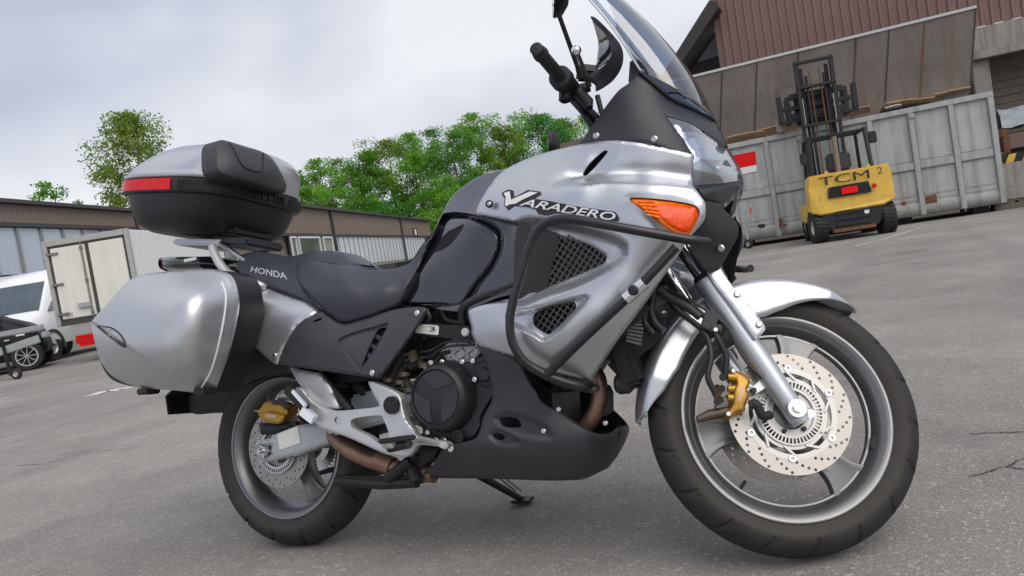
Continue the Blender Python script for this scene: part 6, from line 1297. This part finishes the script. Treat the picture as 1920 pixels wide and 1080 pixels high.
# ---- belly pan
bp = Surf(zD([(525, 240, -.215), (720, 305, -.225), (860, 530, -.212), (610, 510, -.205), (940, 565, -.185), (1060, 650, -.165), (1130, 685, -.135), (1200, 680, -.08), (1246, 652, -.03), (1246, 690, -.03), (1180, 790, -.06), (1090, 880, -.085), (1010, 912, -.105), (880, 916, -.125), (560, 906, -.135), (330, 905, -.135), (560, 640, -.205), (560, 760, -.205), (350, 780, -.19), (800, 700, -.208), (800, 800, -.19), (1000, 740, -.178), (1100, 780, -.13), (650, 820, -.18), (320, 850, -.165)]),
    [pocket(zD([(640, 640), (620, 605), (700, 585), (850, 640), (900, 690), (880, 710), (740, 690)]), .009, 12), pocket(zD([(590, 700), (600, 678), (660, 676), (740, 725), (720, 745), (640, 740)]), .007, 10)])
bo = panel('belly_pan', zD([(525, 240), (560, 250), (720, 305), (780, 400), (860, 530), (940, 565), (1000, 610), (1060, 652), (1130, 686), (1200, 680), (1244, 648), (1249, 682), (1185, 790), (1090, 882), (1010, 913), (880, 917), (560, 907), (330, 906), (240, 900), (300, 845), (350, 765), (400, 740), (520, 706), (560, 590), (600, 512), (590, 400), (560, 300)]), bp, 'plastic_grey', bike,
    holes=[zD([(640, 615), (655, 600), (720, 605), (750, 635), (740, 652), (690, 655), (655, 645)]), zD([(605, 695), (615, 683), (650, 686), (667, 702), (655, 716), (625, 714)])], sp=4.5, thick=.005, edge=(4, .005))
rim = [P(x, y, c) for (x, y), c in zip([q[:2] for q in zD([(330, 905), (560, 906), (880, 916), (1010, 912), (1090, 881), (1180, 790), (1246, 690), (1246, 652)])], (-.133, -.133, -.123, -.103, -.083, -.058, -.03, -.03))]
bow('pan_floor', rim, [(0, -.012)]*4+[(.006, -.006), (.006, 0), (.004, 0), (.003, 0)], 'plastic_grey', bo)
for q in zD([(938, 562), (1174, 632), (862, 673)]): screw(bp.pos(np.array([q[0]]), np.array([q[1]]), -.002)[0], .007, bo)
# headers
tube_px('exhaust_header', [q+(y,) for q, y in zip(zD([(1090, 350), (1135, 400), (1146, 480), (1130, 560), (1090, 630), (1040, 690)]), (-.08, -.09, -.09, -.09, -.09, -.09))], .022, 'exhaust', bike, n=16)
tube_px('exhaust_pipe', [q+(y,) for q, y in zip(zc7([(90, 440), (130, 560), (230, 660), (380, 740), (540, 800), (700, 850), (900, 880), (1010, 890)]), (-.115, -.13, -.14, -.14, -.14, -.13, -.12, -.12))], .025, 'exhaust', bike, n=18)
b = MB(); a = P(*zc7([(500, 770)])[0], -.14); c = P(*zc7([(640, 825)])[0], -.138); b.tube([a, c], .0285, 18); b.build('exhaust_collar', 'exhaust', bike)
# centre stand folded up, side stand out on the left
b = MB(); q0 = P(*zc7([(150, 945)])[0], -.13); q1 = P(*zc7([(560, 975)])[0], -.15); q2 = P(*zc7([(860, 960)])[0], -.15)
b.tube([q0, q1, q2], [.017, .017, .016], 10); b.bar(q0, q2, .02, .03); b.tube([q0+Vector((0, 0, 0)), q0+Vector((.0, .27, 0))], .012, 10); b.tube([q2, P(*zc7([(800, 800)])[0], -.14), P(*zc7([(840, 700)])[0], -.14)], .022, 10)
b.build('centre_stand', 'black', bike, 35)
plate('stand_bracket', zc7([(690, 800), (760, 730), (860, 640), (1050, 660), (1000, 760), (870, 850), (870, 980), (700, 990), (640, 940)]), -.145, -.10, 'black', bike)
tube_px('stand_spring', [q+(-.16,) for q in zc7([(600, 930), (700, 850), (800, 770)])], .017, 'black', bike)
b = MB(); k0 = Vector((.615, .12, .20)); foot = Vector(LM.T @ np.array(gnd(980, 938, .012)))
b.tube([k0, k0.lerp(foot, .5), foot], [.014, .012, .011], 10); b.build('side_stand', 'black', bike)
b = MB(); b.box(foot, (.07, .05, .01), Matrix.Rotation(LEAN, 3, 'X')); b.build('stand_foot', 'black', bike, 0, .003)
for dx in (0, .02): MB().tube([k0+Vector((.06+dx, .02, -.01)), k0.lerp(foot, .62)+Vector((.035+dx, 0, 0))], .004, 8).build('stand_spring', 'steel', bike)

# ---- radiator, horn and the dark parts behind the front wheel
MB().box((1.20, 0, .60), (.05, .40, .34), Matrix.Rotation(R(-15), 3, 'Y')).build('radiator', 'deep_black', bike, 0, .01)
rs_ = Surf(zc6([(220, 560, -.19), (360, 450, -.19), (350, 690, -.18), (250, 680, -.19)]))
b = MB()
for k in range(9):
    a = zc6([(225+k*3, 660-k*26)])[0]; c = zc6([(345+k*4, 690-k*30)])[0]; b.bar(P(*a, -.185), P(*c, -.175), .003, .006)
b.build('radiator_fins', 'grille', bike, 0)
sh = Surf(zc6([(60, 760, -.16), (440, 690, -.14), (280, 920, -.14), (300, 800, -.15), (150, 700, -.18)]))
panel('radiator_shroud', zc6([(60, 790), (110, 650), (230, 560), (340, 420), (420, 400), (520, 500), (500, 620), (440, 700), (330, 790), (300, 900), (270, 930), (180, 880), (130, 830)]), sh, 'black', bike, sp=6, thick=.01)
for pts in ([(440, 290), (420, 420), (450, 520), (520, 590)], [(380, 420), (370, 520), (440, 610)], [(470, 270), (560, 330), (700, 400), (800, 480)]):
    tube_px('front_hose', [q+(-.17,) for q in zc6(pts)], .010, 'cable', bike)
b = MB(); a = P(*zc6([(100, 830)])[0], -.17); c = P(*zc6([(200, 940)])[0], -.17); e = P(*zc6([(250, 1010)])[0], -.17)
b.bar(a, c, .012, .018); b.build('horn_bracket', 'black', bike, 0, .002)
b = MB(); b.lathe([(0, -.02), (.020, -.02), (.026, -.012), (.026, .012), (.020, .02), (0, .02)], P(*zD([(1268, 432)])[0], -.17), n=24, axis='X'); b.build('horn', 'rubber', bike, 35)
b = MB(); q = zD([(1160, 430), (1195, 440), (1212, 480), (1212, 570), (1190, 590), (1165, 600)]); b.prism([(v.x, v.z) for v in (P(*t, -.08) for t in q)], -.09, -.07)
b.build('header_guard', 'black', bike, 0, .002)

# ---- crash bars
cbp = [(1326, 455, -.278), (1290, 450, -.315), (1200, 434, -.362), (1110, 418, -.376), (1060, 411, -.380), (1030, 416, -.380), (1008, 432, -.380), (992, 465, -.380), (977, 515, -.380), (962, 565, -.380), (956, 605, -.378), (962, 645, -.370), (985, 680, -.352), (1026, 706, -.322)]
cb = tube_px('crash_bar', cbp, .0112, 'bar_black', bike, mirror=True, n=14)
b = MB(); q = P(*cbp[0]); b.cyl(q, q+Vector((.006, .004, 0)), .0114, .009, 14); b.build('bar_plug', 'rubber', cb)
tube_px('crash_bar_strut', [(1024, 704, -.325), (1100, 630, -.345), (1190, 546, -.345), (1268, 464, -.330)], .0108, 'bar_black', bike, mirror=True, n=14)
tube_px('crash_bar_rail', [(1020, 702, -.322), (1060, 718, -.30), (1100, 728, -.25), (1118, 728, -.10)], .0125, 'bar_black', bike, mirror=True, n=14)
tube_px('crash_bar_stay', [(868, 605, -.245), (866, 588, -.26), (874, 572, -.275), (905, 556, -.30), (972, 530, -.365)], .0108, 'bar_black', bike, mirror=True, n=14)
a = P(*zE([(848, 922)])[0], -.345); c = P(*zE([(942, 838)])[0], -.345); b = MB(); b.tube([a, c], .0155, 18); cl = b.build('bar_clamp', 'chrome', bike, mirror=False)
m_ = (a+c)/2+Vector((0, -.016, 0)); b = MB(); b.lathe([(0, -.006), (.008, -.006), (.012, -.002), (.012, .008)], m_, n=20); b.build('clamp_screw', 'black', cl, 35)

# ---- handlebar, grips, levers, guards, mirrors (all turned with the fork)
for s in (-1, 1):
    g0 = Vector((.973, s*.425, 1.138)); g1 = Vector((1.040, s*.265, 1.164)); d = (g1-g0).normalized()
    b = MB(); b.tube([g0, g0+d*.006, g0+d*.02, g0+d*.024, g0+d*.026, g0+d*.15], [.013, .0175, .0195, .0195, .0165, .0175], 20); b.tube([g1-d*.03, g1-d*.025, g1], [.020, .030, .031], 20)
    gr = b.build('grip', 'rubber', bike, 40, mw=SMAT)
    b = MB(); b.tube([g0-d*.012, g0-d*.010, g0+d*.004], [.010, .016, .016], 18); b.build('bar_end', 'black', gr, 30)
    b = MB(); b.tube(spl3([g1, g1+d*.06, Vector((1.10, s*.16, 1.155)), Vector((1.135, s*.08, 1.13)), Vector((1.14, 0, 1.12))], 5), .0125, 12); b.build('handlebar', 'black', bike, mw=SMAT)
    b = MB(); b.tube([g1-d*.002, g1+d*.004, g1+d*.05, g1+d*.056], [.022, .028, .027, .020], 16); b.tube([g1+d*.03+Vector((-.004, 0, -.01)), g1+d*.03+Vector((-.008, 0, -.045)), g1+d*.03+Vector((-.008, 0, -.050))], [.018, .016, .010], 12); b.tube([g1+d*.062, g1+d*.068, g1+d*.09, g1+d*.095], [.014, .021, .021, .014], 14); b.tube([g1+d*.075+Vector((.0, 0, 0)), g1+d*.06+Vector((.05, 0, .008))], [.017, .013], 12); b.tube([g1+d*.05+Vector((.02, 0, -.01)), g1+d*.055+Vector((.045, 0, -.045)), g1+d*.055+Vector((.047, 0, -.06))], [.016, .016, .010], 12); b.build('switch_housing', 'black', bike, 40, mw=SMAT)
    b = MB(); b.box(g1+d*.06+Vector((.045, 0, .05)), (.055, .05, .03), Matrix.Rotation(R(10), 3, 'Y')); b.build('fluid_reservoir', 'black', bike, 0, .006, mw=SMAT)
    lv = [g1+d*.04+Vector((.055, 0, .0)), g1+Vector((.060, 0, .004)), g1-d*.06+Vector((.070, 0, .010)), g1-d*.13+Vector((.078, 0, .020))]
    b = MB(); b.tube(spl3(lv, 5), [.0075-.002*i/15 for i in range(16)], 10, flat=.7); lvo = b.build('lever', 'steel', bike, 50, mw=SMAT); b = MB(); b.lathe([(.0125*math.sin(math.pi*i/10), -.0125*math.cos(math.pi*i/10)) for i in range(11)], lv[-1]+Vector((0, -s*.004, .004)), n=18); b.build('lever_ball', 'chrome', lvo, 60)
    m0 = g1+d*.05+Vector((.03, 0, .03)); m1 = Vector((1.022, s*.375, 1.315))
    b = MB(); b.tube([m0, m0.lerp(m1, .12)+Vector((0, 0, .01)), m1], [.008, .0065, .006], 10); mr_ = b.build('mirror', 'black', bike, mw=SMAT)
    vs = []; K = 20
    for x, r in ((.030, .25), (.026, .6), (.012, .92), (-.008, 1.), (-.012, .97)):
        for k in range(K): a = 2*math.pi*k/K; ca, sa = math.cos(a), math.sin(a); vs.append((1.03+x, s*.395+s*math.copysign(abs(ca)**.7, ca)*.085*r, 1.348+math.copysign(abs(sa)**.7, sa)*.05*r))
    fs = [(i*K+k, i*K+(k+1) % K, (i+1)*K+(k+1) % K, (i+1)*K+k) for i in range(4) for k in range(K)]+[tuple(range(K))]
    MB().add(vs, fs).build('mirror_shell', 'black', mr_, 50)
    MB().add([(vs[4*K+k][0]+.0005, s*.395+(vs[4*K+k][1]-s*.395)*.96, 1.348+(vs[4*K+k][2]-1.348)*.94) for k in range(K)], [tuple(range(K))]).build('mirror_glass', 'chrome', mr_, 0)
# hand guard: bowed shell in front of the right grip
hgs = Surf(zF([(445, 95, -.40), (500, 130, -.42), (560, 190, -.42), (610, 250, -.41), (627, 310, -.385), (615, 380, -.355), (570, 450, -.32), (500, 500, -.29), (470, 512, -.28), (410, 445, -.275), (470, 385, -.30), (485, 240, -.36), (530, 300, -.395), (560, 380, -.36)]), steer=True)
hgo = panel('hand_guard', zF([(443, 96), (470, 102), (512, 140), (565, 195), (608, 250), (627, 310), (617, 378), (572, 448), (505, 498), (470, 512, 'c'), (466, 474), (408, 446, 'c'), (452, 412), (515, 372), (548, 335), (560, 290), (545, 225), (515, 175), (480, 140)]), hgs, 'plastic_dark', bike, sp=4, thick=.004, mw=SMAT, edge=(3, .003))
hin = Surf(zF([(455, 110, -.385), (540, 200, -.40), (555, 290, -.375), (475, 385, -.28), (485, 250, -.32)]), steer=True)
panel('guard_inner', zF([(452, 104), (500, 150), (545, 215), (562, 290), (540, 345), (478, 388), (472, 380), (486, 250), (470, 170)]), hin, 'smoke_lens', hgo, sp=4, thick=.003, mirror=False)
for pts, y in ([[(330, 560), (400, 640), (450, 720)], -.12], [[(390, 580), (440, 620), (480, 660)], -.14], [[(480, 540), (495, 600), (505, 640)], -.15]):
    tube_px('bar_cable', [q+(y,) for q in zF(pts)], .007, 'cable', bike)
for o in bike.children_recursive:
    if 'twin' in o: del o['twin']
